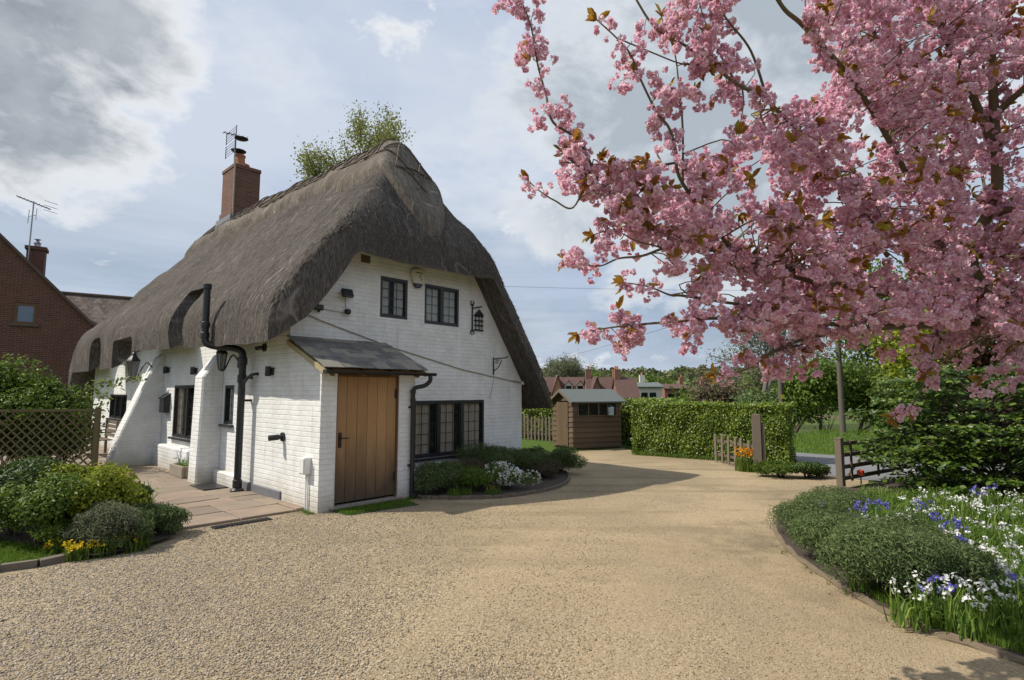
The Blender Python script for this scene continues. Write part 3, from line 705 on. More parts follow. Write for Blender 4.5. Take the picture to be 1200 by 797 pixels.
def wall_build():
    us = np.linspace(.0, 5.42, 50); g = MB()
    top = [float(zb(np.array(u), np.array(1.2)) + .12) for u in us]
    pts = [(0, 1.05, -.05), (5.42, 1.05, -.05)] + [(u, 1.05, z) for u, z in zip(us[::-1], top[::-1])]
    g.prism(pts, (0, .25, 0)); o = g.build('gable_wall', M['white_brick'])
    c = MB()
    for a0, a1, z0, z1 in GW: c.box2((a0, .8, z0), (a1, 1.6, z1))
    cut(o, c); o.parent = cottage
    s = MB(); s.box2((0, 1.302, -.05), (.25, 15.3, 2.98)); o = s.build('side_wall', M['white_brick']); c = MB()
    for a0, a1, z0, z1 in SW: c.box2((-.3, a0, z0), (.6, a1, z1))
    cut(o, c); o.parent = cottage
    s = MB(); s.box2((5.17, 1.302, -.05), (5.42, 15.3, 2.0)); s.box2((.252, 15.05, -.05), (5.168, 15.3, 3.2)); s.build('rear_wall', M['white_brick'], cottage)
GW = [(1.63, 2.23, 3.04, 3.79), (2.63, 3.51, 3.01, 3.79), (2.42, 4.24, .45, 1.53)]
SW = [(5.02, 6.72, .70, 1.84), (3.22, 3.68, 1.10, 1.82), (10.9, 12.9, .92, 1.62)]
wall_build()
def window(plane, a0, a1, z0, z1, lights, cols, rows, sill, cloth=None, mt=None):
    def X(a, d, z): return (a, 1.05 + d, z) if plane == 'g' else (d, a, z)
    f = MB(); w = .05
    def bar(mb, p0, p1, d0=.02, d1=.10): mb.box2(X(p0[0], d0, p0[1]), X(p1[0], d1, p1[1]))
    bar(f, (a0, z1 - w), (a1, z1), .005); bar(f, (a0, z0), (a1, z0 + w), .005); bar(f, (a0, z0 + w), (a0 + w, z1 - w), .005); bar(f, (a1 - w, z0 + w), (a1, z1 - w), .005)
    for i in range(1, lights):
        m = a0 + (a1 - a0) * i / lights; bar(f, (m - w * .75, z0 + w), (m + w * .75, z1 - w), .01)
    fr = f.build('window', M['black'], cottage)
    l = MB(); pl = MB()
    for i in range(lights):
        s0 = a0 + (a1 - a0) * i / lights + w * .85; s1 = a0 + (a1 - a0) * (i + 1) / lights - w * .85; t = .022
        for q in ((s0, z0 + w, s0 + t, z1 - w), (s1 - t, z0 + w, s1, z1 - w), (s0 + t, z0 + w, s1 - t, z0 + w + t), (s0 + t, z1 - w - t, s1 - t, z1 - w)):
            bar(l, (q[0], q[1]), (q[2], q[3]), .03, .062)
        for c in range(1, cols): m = s0 + (s1 - s0) * c / cols; bar(l, (m - .006, z0 + w + t), (m + .006, z1 - w - t), .044, .052)
        for r_ in range(1, rows): m = z0 + w + (z1 - z0 - 2 * w) * r_ / rows; bar(l, (s0 + t, m - .0055), (s1 - t, m + .0055), .045, .053)
        pl.box2(X(s0 + .005, .048, z0 + w + .005), X(s1 - .005, .0495, z1 - w - .005))
    l.build('lead_lattice', M['black'], fr); pl.build('pane', M['glass'], fr)
    if sill:
        s = MB(); s.box2(X(a0 - .05, -.07, z0 - .045), X(a1 + .05, .03, z0 - .002)); s.build('sill', M['black'], fr, bevel=.006)
    if cloth:
        n = 60
        for b0, b1 in cloth:
            cm = []; cf = []; base = 0
            for k in range(n + 1):
                a = a0 + (a1 - a0) * (b0 + (b1 - b0) * k / n); d = .092 + .016 * math.sin(k * .9) + .008 * math.sin(k * 2.3 + 1)
                cm += [X(a, d, z0 - .05), X(a, d, z1 + .02)]
            cf += [(base + 2 * k, base + 2 * k + 2, base + 2 * k + 3, base + 2 * k + 1) for k in range(n)]
            me = bpy.data.meshes.new('curtain'); me.from_pydata(cm, [], cf); me.update(); link_mesh('curtain', me, mt or M['curtain'], fr, True)
window('g', *GW[0], 1, 3, 4, False, [(-.05, .42), (.6, 1.05)], M['net'])
window('g', *GW[1], 2, 2, 4, False, [(-.05, 1.05)], M['net'])
window('g', *GW[2], 3, 3, 5, True, [(-.02, .24), (.36, .58), (.72, .98)])
window('s', *SW[0], 2, 2, 5, True, [(-.05, .3), (.8, 1.05)])
window('s', *SW[1], 1, 2, 4, True, [(-.05, 1.05)], M['net'])
window('s', *SW[2], 3, 2, 3, True)

# buttresses, plinth
b = MB(); prof = [(0.02, 0), (-.98, 0), (-.90, .35), (-.77, .85), (-.60, 1.3), (-.44, 1.75), (-.28, 2.15), (-.12, 2.5), (.02, 2.62)]
b.prism([(u, 7.55, z) for u, z in prof], (0, .48, 0)); b.build('buttress', M['white_brick'], cottage, bevel=.03)
b = MB(); prof = [(0.02, 0), (-.40, 0), (-.38, 1.0), (-.36, 1.98), (-.05, 2.42), (.02, 2.42)]
b.prism([(u, 3.78, z) for u, z in prof], (0, .44, 0)); b.build('buttress', M['white_brick'], cottage, bevel=.03)
for q in (((-.16, 5.1, -.02), (.02, 7.545, .52)), ((-.11, 2.75, -.02), (.02, 3.775, .26))): b = MB(); b.box2(*q); b.build('plinth', M['white_brick'], cottage, bevel=.03)
b = MB(); b.box2((-.025, 1.15, -.02), (.01, 2.745, .17)); b.build('damp_course_band', M['lead'], cottage, bevel=.01)

# slated porch with plank door
b = MB()
b.prism([(0, .002, -.05), (0, 1.048, -.05), (0, 1.048, 2.50), (0, .002, 2.02)], (.16, 0, 0))
b.prism([(1.49, .152, -.05), (1.49, 1.048, -.05), (1.49, 1.048, 2.50), (1.49, .152, 2.08)], (.16, 0, 0))
b.box2((.162, .004, -.05), (.25, .15, 2.02)); b.box2((1.34, .004, -.05), (1.65, .15, 2.02)); b.box2((.252, .006, -.05), (1.338, .15, .05))
b.build('porch_wall', M['white_brick'], cottage)
b = MB(); rows = 7
sl = Vector((0, -1.20, -.50)); slen = sl.length
ang = math.atan2(.50, 1.20)
for r_ in range(rows):
    t = (r_ + .5) / rows; u = -.06 - (.14 if r_ % 2 else 0)
    while u < 1.78:
        w = rnd.uniform(.26, .32); a, e = max(u, -.06), min(u + w, 1.78)
        if e - a > .03:
            c = Vector(((a + e) / 2, 1.05 + sl.y * t, 2.555 + sl.z * t + .012 + .0))
            b.box((c.x, c.y, c.z), (e - a - .006, slen / rows * 1.32, .011), Matrix.Rotation(ang + .055 + rnd.uniform(-.008, .008), 3, 'X'), .003)
        u += w
b.build('porch_roof', M['slate'], cottage)
for u in (-.055, 1.72): b = MB(); b.prism([(u, 1.045, 2.515), (u, -.15, 2.015), (u, -.15, 1.945), (u, 1.045, 2.435)], (.055, 0, 0)); b.build('bargeboard', M['barge'], cottage)
b = MB()
for u in (.1, .6, 1.1, 1.6): b.box((u, -.04, 2.00), (.06, .22, .07), Matrix.Rotation(ang, 3, 'X'))
b.box2((.0, -.035, 1.965), (1.65, .0, 2.035)); b.build('rafter_ends', M['oak_beam'], cottage)
d = MB(); n = 6; x0, x1 = .27, 1.32
for i in range(n):
    a = x0 + (x1 - x0) * i / n; d.box2((a + .002, .055, .085), (x0 + (x1 - x0) * (i + 1) / n - .002, .10, 1.93))
door = d.build('door', M['oak_door'], cottage, bevel=.006)
d = MB(); d.box2((.25, .02, .05), (.27, .13, 1.955)); d.box2((1.32, .02, .05), (1.34, .13, 1.955)); d.box2((.27, .02, 1.932), (1.32, .13, 1.955)); d.build('door_frame', M['oak_beam'], cottage)
d = MB(); d.box2((.17, -.06, .015), (1.40, .12, .05)); d.build('door_sill', M['stone'], cottage, bevel=.008)
h = MB(); h.box2((.315, .045, .88), (.365, .0545, 1.10)); h.tube([(.34, .046, 1.02), (.34, .005, 1.02), (.40, -.004, 1.02), (.46, -.002, 1.015)], .010, 8); h.lathe((.34, .035, .925), [(.012, 0), (.012, .02)], 8)
h.build('handle', M['black_iron'], door, True)
for z in (1.60, .30): h = MB(); h.box2((1.285, .04, z), (1.335, .0545, z + .14)); h.build('hinge', M['black_iron'], door)
# gutter (half round) and its downpipe
gm = MB(); n = 9; prof = [(-.05 * math.cos(k / (n - 1) * math.pi), -.05 * math.sin(k / (n - 1) * math.pi)) for k in range(n)]
for i in range(n - 1):
    (y0, z0), (y1, z1) = prof[i], prof[i + 1]
    gm.prism([(-.06, -.20 + y0, 2.005 + z0), (-.06, -.20 + y1, 2.005 + z1), (-.06, -.20 + y1 * .85, 2.005 + z1 * .85), (-.06, -.20 + y0 * .85, 2.005 + z0 * .85)], (1.95, 0, 0))
gm.box2((-.065, -.255, 1.955), (-.06, -.145, 2.005)); gm.box2((1.89, -.255, 1.955), (1.895, -.145, 2.005)); gm.build('gutter', M['black'], cottage)
gm = MB(); gm.tube(smooth_path([(1.80, -.20, 1.96), (1.80, -.20, 1.88), (1.74, -.14, 1.80), (1.61, -.06, 1.76), (1.58, -.045, 1.68), (1.58, -.045, 1.55)], 5), .036, 10); gm.tube([(1.58, -.045, 1.56), (1.58, -.045, .0)], .036, 10)
for z in (1.70, 1.55, .5): gm.lathe((1.58, -.045, z), [(.044, -.03), (.044, .03)], 10)
for z in (1.45, .52): gm.box2((1.52, -.02, z - .015), (1.64, .004, z + .015))
gm.tube([(1.58, -.045, .06), (1.60, -.12, .03)], .038, 8); gm.build('downpipe', M['black'], cottage, True)
# the big soil pipe cranked round the eave
gm = MB(); uP, vP = -.17, 2.44
gm.tube([(uP, vP, .02), (uP, vP, 2.12)], .058, 12)
gm.tube(smooth_path([(uP, vP, 2.10), (uP, vP, 2.30), (uP - .03, vP + .03, 2.40), (uP - .16, vP + .12, 2.45), (-.50, vP + .30, 2.47), (-.63, vP + .38, 2.52), (-.66, vP + .40, 2.64), (-.66, vP + .40, 2.8)], 6), .058, 12)
gm.tube([(-.66, vP + .40, 2.78), (-.66, vP + .40, 3.55)], .055, 12)
for z in (1.92, .16, 2.22): gm.lathe((uP, vP, z), [(.060, -.07), (.074, -.06), (.074, .06), (.060, .07)], 14)
for z in (2.66, 2.84, 3.50): gm.lathe((-.66, vP + .40, z), [(.060, -.05), (.070, -.04), (.070, .04), (.060, .05)], 14)
gm.lathe((uP, vP, .0), [(.11, 0), (.11, .06), (.062, .10)], 14)
for z in (1.55, 1.94): gm.box2((uP + .02, vP - .03, z - .02), (.005, vP + .03, z + .02))
gm.tube(smooth_path([(uP, vP, 1.72), (uP - .01, vP - .12, 1.86), (-.10, vP - .22, 1.98), (.0, vP - .26, 2.0)], 5), .026, 8)
gm.build('soil_pipe', M['black'], cottage, True)
# dormer window deep in the thatch notch, and dark doors below the raised eaves
gm = MB(); gm.box2((.58, 4.9, 3.2), (.62, 5.7, 3.75)); gm.build('dormer_window', M['dark_glass'], cottage)
# chimney
cb = MB(); cb.box2((2.12, 9.80, 5.9), (2.90, 10.75, 8.50)); cb.box2((2.10, 9.78, 8.502), (2.92, 10.77, 8.62)); cb.box2((2.085, 9.765, 6.9), (2.935, 10.785, 7.20))
ch = cb.build('chimney', M['chimney_brick'], cottage, bevel=.012)
for (pu, pv, hh) in ((2.38, 10.1, .40), (2.66, 10.5, .30)):
    p = MB(); p.lathe((pu, pv, 8.621), [(.17, 0), (.165, .05), (.15, .08), (.135, hh - .07), (.155, hh - .05), (.155, hh), (.11, hh), (.11, .12)], 16); p.build('chimney_pot', M['pebbledash'], ch, True)
p = MB()
for (a, b_) in (((2.0, 9.66), (2.08, 10.9)), ((2.0, 9.66), (3.05, 9.75))):
    pass
p.prism([(1.98, 9.69, 6.45), (2.075, 9.69, 6.45), (2.075, 9.69, 7.0), (2.035, 9.69, 7.0)], (0, 1.2, 0)); p.prism([(2.076, 9.66, 6.4), (2.5, 9.66, 7.02), (2.985, 9.66, 6.7), (2.985, 9.71, 7.05), (2.5, 9.71, 7.3), (2.076, 9.71, 6.95)], (0, .035, 0)); p.build('lead_flashing', M['lead'], cottage)
p = MB(); p.tube([(2.10, 9.70, 6.9), (2.10, 9.70, 8.72)], .022, 8); p.build('aerial_cable', M['cable'], ch)
p = MB(); p.box2((1.22, 1.035, 3.97), (1.40, 1.06, 4.10)); p.build('air_brick', M['rail_wood'], cottage)
p = MB(); p.tube([(.10, 1.038, 2.99), (.5, 1.036, 2.86), (1.9, 1.036, 2.50), (2.2, 1.036, 2.44), (3.6, 1.036, 2.15), (5.05, 1.036, 1.94)], .010, 6); p.tube([(5.05, 1.036, 1.94), (5.40, 1.03, 1.90)], .018, 6)
p.tube([(.44, 1.038, 3.06), (.95, 1.038, 3.03), (.93, 1.038, 3.3)], .006, 5); p.tube([(4.54, 1.038, 2.2), (4.5, 1.038, 1.9), (4.4, 1.038, 1.55)], .004, 5); p.build('wall_cable', M['cable'], cottage)
p = MB(); p.box2((5.38, 1.0, 1.86), (5.56, 1.12, 1.93)); p.build('eave_bracket', M['white_render'], cottage)

# ------------------------------------------------------------------ things fixed to the cottage walls
def hthing(name, u, v, z, label, cat, group=None): return empty(name, hw(u, v, z), HROT, label, cat, group)
t = hthing('floodlight', .91, 1.05, 3.36, 'black floodlight tilted down high on the white gable, left of the upper windows', 'light')
b = MB(); b.box((0, -.03, -.02), (.05, .06, .05)); b.build('bracket', M['black'], t); b = MB(); b.box((0, -.11, .0), (.20, .07, .15), Matrix.Rotation(R(-28), 3, 'X')); b.build('lamp_body', M['black'], t, bevel=.012)
b = MB(); b.box((0, -.143, -.018), (.16, .01, .11), Matrix.Rotation(R(-28), 3, 'X')); b.build('lens', M['lamp_glass'], t)
t = hthing('junction_box', .44, 1.05, 3.07, 'small black box on the white gable below the floodlight, beside the verge', 'box')
b = MB(); b.box((0, -.04, 0), (.15, .08, .09)); b.build('case', M['black'], t, bevel=.012); b = MB(); b.tube([(0, -.04, -.04), (0, -.05, -.075)], .02); b.build('cable_gland', M['black'], t)
t = hthing('motion_sensor', .95, 1.05, 3.05, 'small round black sensor on the white gable, right of the junction box', 'sensor')
b = MB(); b.tube([(0, 0, .02), (0, -.05, .02)], .03); b.build('mount', M['black'], t); b = MB(); b.lathe((0, -.075, -.05), [(.02, 0), (.05, .02), (.055, .05), (.05, .085), (.02, .10)], 12); b.build('sensor_head', M['black'], t, True)
t = hthing('alarm_box', 2.43, 1.05, 3.87, 'cream burglar alarm box with a dark blue base between the upper gable windows', 'alarm')
b = MB(); pr = [(-.15, .14), (-.16, .02), (-.11, -.12), (.11, -.12), (.16, .02), (.15, .14), (.0, .17)]; b.prism([(x, -.002, z) for x, z in pr], (0, -.075, 0)); b.build('case', M['cream'], t, bevel=.012)
b = MB(); b.prism([(-.108, -.004, -.122), (.108, -.004, -.122), (.05, -.004, -.20), (-.05, -.004, -.20)], (0, -.07, 0)); b.build('strobe', plain('navy_plastic', (.02, .025, .06), .3, .1, 5, 0), t, bevel=.01)
b = MB(); b.tube([(.05, -.079, .05), (.01, -.079, .01), (.055, -.079, -.03), (.05, -.079, -.06)], .008, 5); b.box((.0, -.078, .085), (.17, .004, .022)); b.build('emblem', M['lead'], t)
t = hthing('iron_sign', 3.98, 1.05, 3.24, 'black wrought iron birdhouse shaped ornament on the right of the white gable', 'ornament')
b = MB(); b.tube([(-.11, -.02, -.30), (-.11, -.02, .30)], .016, 6)
for s in (1, -1): b.tube(smooth_path([(-.11, -.02, s * .24), (-.06, -.02, s * .30), (-.09, -.02, s * .36)], 4), .010, 5); b.tube(smooth_path([(-.11, -.02, s * .24), (-.16, -.02, s * .30), (-.13, -.02, s * .36)], 4), .010, 5)
b.build('upright', M['black_iron'], t, True)
b = MB(); b.prism([(-.05, -.05, .07), (.20, -.05, .07), (.075, -.05, .19)], (0, .045, 0)); b.tube([(-.11, -.02, .20), (.16, -.02, .26)], .012, 6); b.build('hood', M['black_iron'], t)
b = MB()
for z in (-.25, -.15, -.05, .05): b.tube([(-.06, -.03, z), (.19, -.03, z)], .016, 6)
for x in (-.02, .075, .16): b.tube([(x, -.03, -.26), (x, -.03, .07)], .011, 6)
b.build('grid', M['black_iron'], t)
t = hthing('basket_bracket', 4.50, 1.05, 2.28, 'empty black scroll bracket for a hanging basket under the right verge', 'bracket')
b = MB(); b.tube([(0, -.02, -.22), (0, -.02, .16)], .013, 6); b.build('back_bar', M['black_iron'], t)
b = MB(); b.tube([(0, -.02, .12), (.05, -.36, .14), (.055, -.40, .17)], .012, 6); b.tube(smooth_path([(0, -.02, -.14), (.02, -.14, -.06), (.03, -.24, .10)], 5), .010, 6)
b.tube(smooth_path([(.015, -.10, .03), (.02, -.15, .07), (.02, -.11, .10), (.015, -.07, .06), (.02, -.11, .02)], 5), .008, 5); b.build('scroll_arm', M['black_iron'], t, True)
def spot(u, v, z, label, d, r=.045, L=.17):
    t = hthing('wall_spotlight', u, v, z, label, 'light'); b = MB(); b.tube([(0, 0, 0), (-.03, 0, 0)], .07, 14); b.build('back_plate', M['black'], t, True)
    b = MB(); e = Vector(d).normalized() * L; b.tube([(-.03, 0, 0), Vector((-.05, 0, 0)) + e * .2, Vector((-.05, 0, 0)) + e], [r * .6, r, r], 12); b.build('barrel', M['black'], t, True); return t
spot(0, 1.15, 1.0, 'black cylinder spotlight low on the sunlit white wall beside the porch', (-.8, .55, -.1))
spot(0, 2.74, 2.72, 'small black spotlight under the eave above the cranked pipe', (-.5, .3, -.5), .035, .11)
spot(0, 1.96, 2.44, 'small black spotlight in the eave shadow, right of the cranked pipe', (-.6, .6, -.2), .035, .11)
def updown(u, v, z, label):
    t = hthing('wall_light', u, v, z, label, 'light'); b = MB(); b.box((-.015, 0, 0), (.03, .09, .12)); b.build('back_plate', M['black'], t, bevel=.006)
    b = MB(); b.lathe((-.08, 0, -.08), [(.045, 0), (.048, .01), (.048, .15), (.045, .16)], 12); b.build('shade', M['black'], t, True)
updown(0, 1.62, 2.03, 'black cylindrical wall light right of the cranked pipe')
updown(0, 5.29, 2.13, 'black cylindrical wall light above the slim buttress, right of the side window')
updown(0, 7.2, 2.2, 'black cylindrical wall light beside the curved buttress')
t = hthing('meter_box', 0, .30, .64, 'small white plastic meter box low on the wall beside the plank door', 'box')
b = MB(); b.box((-.055, 0, 0), (.11, .16, .24)); b.build('case', M['clear_white'], t, bevel=.012); b = MB(); b.box((-.112, 0, -.0), (.008, .13, .20)); b.build('lid', M['clear_white'], t); b = MB(); b.tube([(-.02, .03, -.12), (-.02, .03, -.64)], .012); b.tube([(-.02, -.03, -.12), (-.02, -.03, -.64)], .012); b.build('conduit', M['clear_white'], t)
t = hthing('letterbox', 0, 7.15, 1.42, 'black letterbox with a sloping lid on the wall between buttress and side window', 'letterbox')
b = MB(); b.prism([(-.002, -.17, -.20), (-.13, -.17, -.20), (-.13, -.17, .12), (-.002, -.17, .22)], (0, .34, 0)); b.build('box_body', M['black'], t, bevel=.01); b = MB(); b.prism([(-.002, -.19, .225), (-.16, -.19, .115), (-.16, -.19, .135), (-.002, -.19, .245)], (0, .38, 0)); b.build('lid', M['black'], t)
def lantern(u, v, z, wall_u, label, s=1.0):
    t = hthing('wall_lantern', u, v, z, label, 'lantern'); b = MB(); w = wall_u - u
    b.tube(smooth_path([(w, 0, -.05 * s), (w * .6, 0, .10 * s), (w * .2, 0, -.22 * s + .02), (0, 0, -.24 * s)], 5), .013, 6); b.box((w - .01, 0, -.04), (.025, .06, .2)); b.build('bracket', M['black_iron'], t, True)
    b = MB()
    for k in range(6):
        a = k / 6 * 2 * math.pi; b.tube([(.06 * s * math.cos(a), .06 * s * math.sin(a), -.2 * s), (.105 * s * math.cos(a), .105 * s * math.sin(a), .12 * s)], .007, 4)
    b.lathe((0, 0, -.24 * s), [(.02, 0), (.065 * s, .03 * s), (.065 * s, .045 * s)], 6); b.build('frame', M['black_iron'], t)
    b = MB(); b.lathe((0, 0, -.19 * s), [(.056 * s, 0), (.099 * s, .30 * s)], 6); b.build('glass', M['lamp_glass'], t)
    b = MB(); b.lathe((0, 0, .12 * s), [(.125 * s, 0), (.11 * s, .03 * s), (.05 * s, .11 * s), (.035 * s, .16 * s), (.012, .19 * s), (.018, .21 * s), (.004, .23 * s)], 6); b.build('cap', M['black_iron'], t)
lantern(-.30, 3.05, 2.27, 0, 'six sided black carriage lantern behind the cranked pipe', .85)
lantern(-.60, 7.7, 2.26, -.18, 'black carriage lantern above the top of the curved buttress', 1.15)
def antenna(base, h, rz, label, parent_h=None):
    t = empty('tv_aerial', base, rz, label, 'aerial'); b = MB(); b.tube([(0, 0, 0), (0, 0, h)], .02, 8); b.build('mast', M['galv'], t)
    return t
ca = hw(2.38, 10.1, 9.0); t = antenna(hw(2.16, 9.95, 8.45), 1.15, HROT, 'black aerial with wide grid reflectors on top of the brick chimney')
b = MB()
for zc, w in ((1.06, .40), (.62, .40)):
    for k in range(5): b.tube([(-.12, -w, zc - .16 + k * .08), (-.12, w, zc - .16 + k * .08)], .006, 4)
    for s in (-w, w): b.tube([(-.12, s, zc - .19), (-.12, s, zc + .19)], .012, 5)
b.build('grid_reflector', M['black_iron'], t)
b = MB(); b.lathe((.15, .1, .62), [(.02, 0), (.19, .03), (.22, .06), (.18, .075), (.02, .10)], 14); b.lathe((.05, -.35, .85), [(.02, 0), (.17, .03), (.20, .05), (.02, .09)], 14); b.build('dish', M['black_iron'], t, True)
b = MB(); b.tube([(-.35, 0, 1.08), (.35, 0, 1.13)], .014, 5)
for k in range(6): b.tube([(-.33 + k * .13, -.13, 1.082 + k * .009), (-.33 + k * .13, .13, 1.082 + k * .009)], .007, 4)
b.build('boom', M['black_iron'], t)

# patio and doorstep things
t = hthing('stone_trough', -.24, 5.0, .037, 'small grey stone trough planter on the patio under the side window', 'planter')
b = MB(); b.box2((-.14, -.40, 0), (-.09, .40, .22)); b.box2((.09, -.40, 0), (.14, .40, .22)); b.box2((-.089, -.40, 0), (.089, -.34, .22)); b.box2((-.089, .34, 0), (.089, .40, .22)); b.build('basin', M['stone'], t, bevel=.012)
b = MB(); b.box2((-.088, -.338, .02), (.088, .338, .18)); b.build('compost', M['soil'], t)
P = np.stack([rng.uniform(-.08, .08, 60), rng.uniform(-.3, .3, 60), np.full(60, .18)], 1); V, F = blade_geo(P, .16, .012, .5); np_mesh('sprouts', V, F, M['grass'], t)
b = MB(); b.box((0, 0, .008), (.40, .72, .014)); t = hthing('doormat', -.34, 3.25, .038, 'flat black doormat on the patio at the foot of the slim buttress', 'mat'); b.build('mat_pile', M['black'], t, bevel=.005)
t = hthing('drain_grating', -.95, .16, .002, 'dark slotted drain grating let into the gravel at the patio edge', 'drain'); b = MB(); b.box2((-.36, -.07, 0), (.36, .07, .012)); b.build('frame', M['black'], t)
b = MB()
for k in range(22): b.box((-.33 + k * .0315, 0, .016), (.012, .12, .008))
b.build('grating', M['black_iron'], t)
P = np.stack([rng.uniform(.22, 1.33, 5200), rng.uniform(-.42, -.075, 5200), np.full(5200, .012)], 1); P[:, 1] -= .10 * np.clip((P[:, 0] - .3), 0, .5)
t = hthing('grass_mat', 0, 0, 0, 'bright green artificial grass mat on the gravel before the plank door', 'mat'); V, F = blade_geo(P, .03, .006, .5); np_mesh('grass_pile', V, F, M['grass'], t)
b = MB(); b.prism([(.20, -.07, .002), (.22, -.44, .002), (1.33, -.56, .002), (1.36, -.07, .002)], (0, 0, .012)); b.build('backing', plain('mat_backing', (.03, .07, .012), .9, .2, 20, 0), t)
# garden bench behind the curved buttress
t = hthing('garden_bench', -.62, 10.6, .037, 'weathered slatted garden bench behind the curved buttress', 'bench')
b = MB()
for k in range(4): b.box((-.22 + k * .115, 0, .42), (.09, 1.2, .025))
b.build('seat', M['grey_wood'], t)
b = MB()
for k in range(4): b.box((.24 + k * .015, 0, .52 + k * .11), (.022, 1.2, .085))
b.build('backrest', M['grey_wood'], t)
for sy in (-.6, .6):
    for sx in (-.24, .26):
        b = MB(); b.box((sx, sy, .21 if sx < 0 else .45), (.06, .06, .42 if sx < 0 else .9)); b.build('leg', M['grey_wood'], t)
    b = MB(); b.box((0, sy, .62), (.56, .07, .03)); b.box((-.24, sy, .52), (.05, .05, .2)); b.build('armrest', M['grey_wood'], t)

# ------------------------------------------------------------------ brick house on the left
def brick_house():
    Y = 22.0; al = R(34); XD, YD = Vector((math.cos(al), math.sin(al), 0)), Vector((-math.sin(al), math.cos(al), 0))
    q0 = at(60, 420, Y); bh = empty('brick_house', (q0.x, Y, 0), al, 'red brick house with a plain tiled roof beyond the trellis on the left', 'house'); OH = Vector((q0.x, Y, 0))
    def P(x, y, d=0.0):
        r = cam_dir(x, y); c = Vector((0, 0, CAM_H)) - OH; k = (d - c.dot(YD)) / r.dot(YD); q = c + r * k; return Vector((q.dot(XD), q.dot(YD), q.z))
    O = Vector((0, 0, 0)); WL = lambda q: OH + XD * q.x + YD * q.y + Vector((0, 0, q.z))
    L = lambda p, z=None: (p.x, p.y, p.z if z is None else z)
    rt = P(113, 386); ap = P(-60, 219); lf = Vector((2 * ap.x - rt.x, 0, rt.z))
    w = MB(); w.prism([L(lf, -1), L(rt, -1), L(rt), L(ap), L(lf)], (0, 9, 0)); o = w.build('wall', M['red_brick'])
    a, b = P(15, 379), P(44, 356); c = MB(); c.box2((a.x - O.x, -.5, a.z), (b.x - O.x, .22, b.z)); cut(o, c); o.parent = bh
    f = MB(); x0, x1, z0, z1 = a.x - O.x, b.x - O.x, a.z, b.z
    f.box2((x0, .02, z0), (x1, .12, z0 + .1)); f.box2((x0, .02, z1 - .1), (x1, .12, z1)); f.box2((x0, .02, z0 + .1), (x0 + .1, .12, z1 - .1)); f.box2((x1 - .1, .02, z0 + .1), (x1, .12, z1 - .1)); fr = f.build('window', M['oak_beam'], bh)
    s = MB(); s.box2((x0 - .1, -.08, z0 - .08), (x1 + .1, .1, z0 - .003)); s.build('sill', M['rail_wood'], fr)
    g = MB(); g.box2((x0 + .1, .06, z0 + .1), (x1 - .1, .08, z1 - .1)); g.build('pane', glass_mat('pale_glass', (.10, .14, .20), .9, .05), fr)
    # verge and roof slope seen edge on
    sl = Vector(L(rt)) - Vector(L(ap)); r = MB(); n = Vector((-sl.z, 0, sl.x)).normalized(); n = n if n.z > 0 else -n
    r.prism([Vector(L(ap)) - sl * .0 + Vector((0, -.15, 0)), Vector(L(rt)) + sl * .04 + Vector((0, -.15, 0)), Vector(L(rt)) + sl * .04 + Vector((0, -.15, 0)) + n * .09, Vector(L(ap)) + Vector((0, -.15, 0)) + n * .09], (0, 9.3, 0)); r.build('roof', M['tile'], bh)
    # wing with its tiled slope facing the garden
    tl = MB(); A = P(66, 344, 3.4); rows, up = 9, Vector((0, 1.0, .72)).normalized(); top = Vector(L(A)); W = 8.5
    for i in range(rows):
        x = -.8 - (.12 if i % 2 else 0)
        while x < W:
            wd = .235; q = top - up * (i * .34 + .17) + Vector((x + wd / 2, 0, .0))
            tl.box((q.x, q.y, q.z), (wd - .01, .40, .035), Matrix.Rotation(math.atan2(.72, 1) + .10, 3, 'X'), .004); x += wd
    tl.build('wing_roof', M['tile'], bh)
    rg = MB(); rg.tube([top + Vector((-.8, 0, .03)), top + Vector((W, 0, .03))], .10, 8); rg.build('ridge_tiles', M['tile'], bh)
    ww = MB(); e = top - up * (rows * .34); ww.box2((-.6, e.y + .2, -1), (W - .2, e.y + 3, e.z + .05)); ww.build('wing_wall', M['red_brick'], bh)
    cb = MB(); c0 = P(41, 322, 2.2); cc = Vector(L(c0)); hh = P(41, 294, 2.2).z; cb.box2((cc.x - .30, cc.y - .3, cc.z - 1.6), (cc.x + .30, cc.y + .3, hh)); cb.box2((cc.x - .36, cc.y - .36, hh + .002), (cc.x + .36, cc.y + .36, hh + .14)); ch = cb.build('chimney', M['red_brick'], bh)
    p = MB(); p.lathe((cc.x, cc.y, hh + .141), [(.13, 0), (.11, .16), (.14, .2), (.09, .22), (.05, .34), (.13, .36), (.02, .40)], 12); p.build('chimney_cowl', M['galv'], ch, True)
    b0 = P(30, 332, 1.6); t = empty('tv_aerial', WL(b0), 0, 'tall thin television aerial mast beside the left brick chimney', 'aerial'); top_z = P(30, 235, 1.6).z - b0.z
    m = MB(); m.tube([(0, 0, -.5), (.06, 0, top_z)], .025, 6); m.build('mast', M['galv'], t)
    m = MB(); m.tube([(-.45, -.25, top_z + .15), (.55, .3, top_z - .25)], .02, 5)
    for k in range(9):
        q = Vector((-.42 + k * .11, -.235 + k * .06, top_z + .14 - k * .044)); m.tube([q + Vector((.10, -.18, 0)), q + Vector((-.10, .18, 0))], .010, 4)
    for z in (-.2, 0, .2): m.tube([(.5, .0, top_z - .15 + z), (.62, .55, top_z - .15 + z)], .01, 4)
    m.build('yagi_array', M['black_iron'], t)
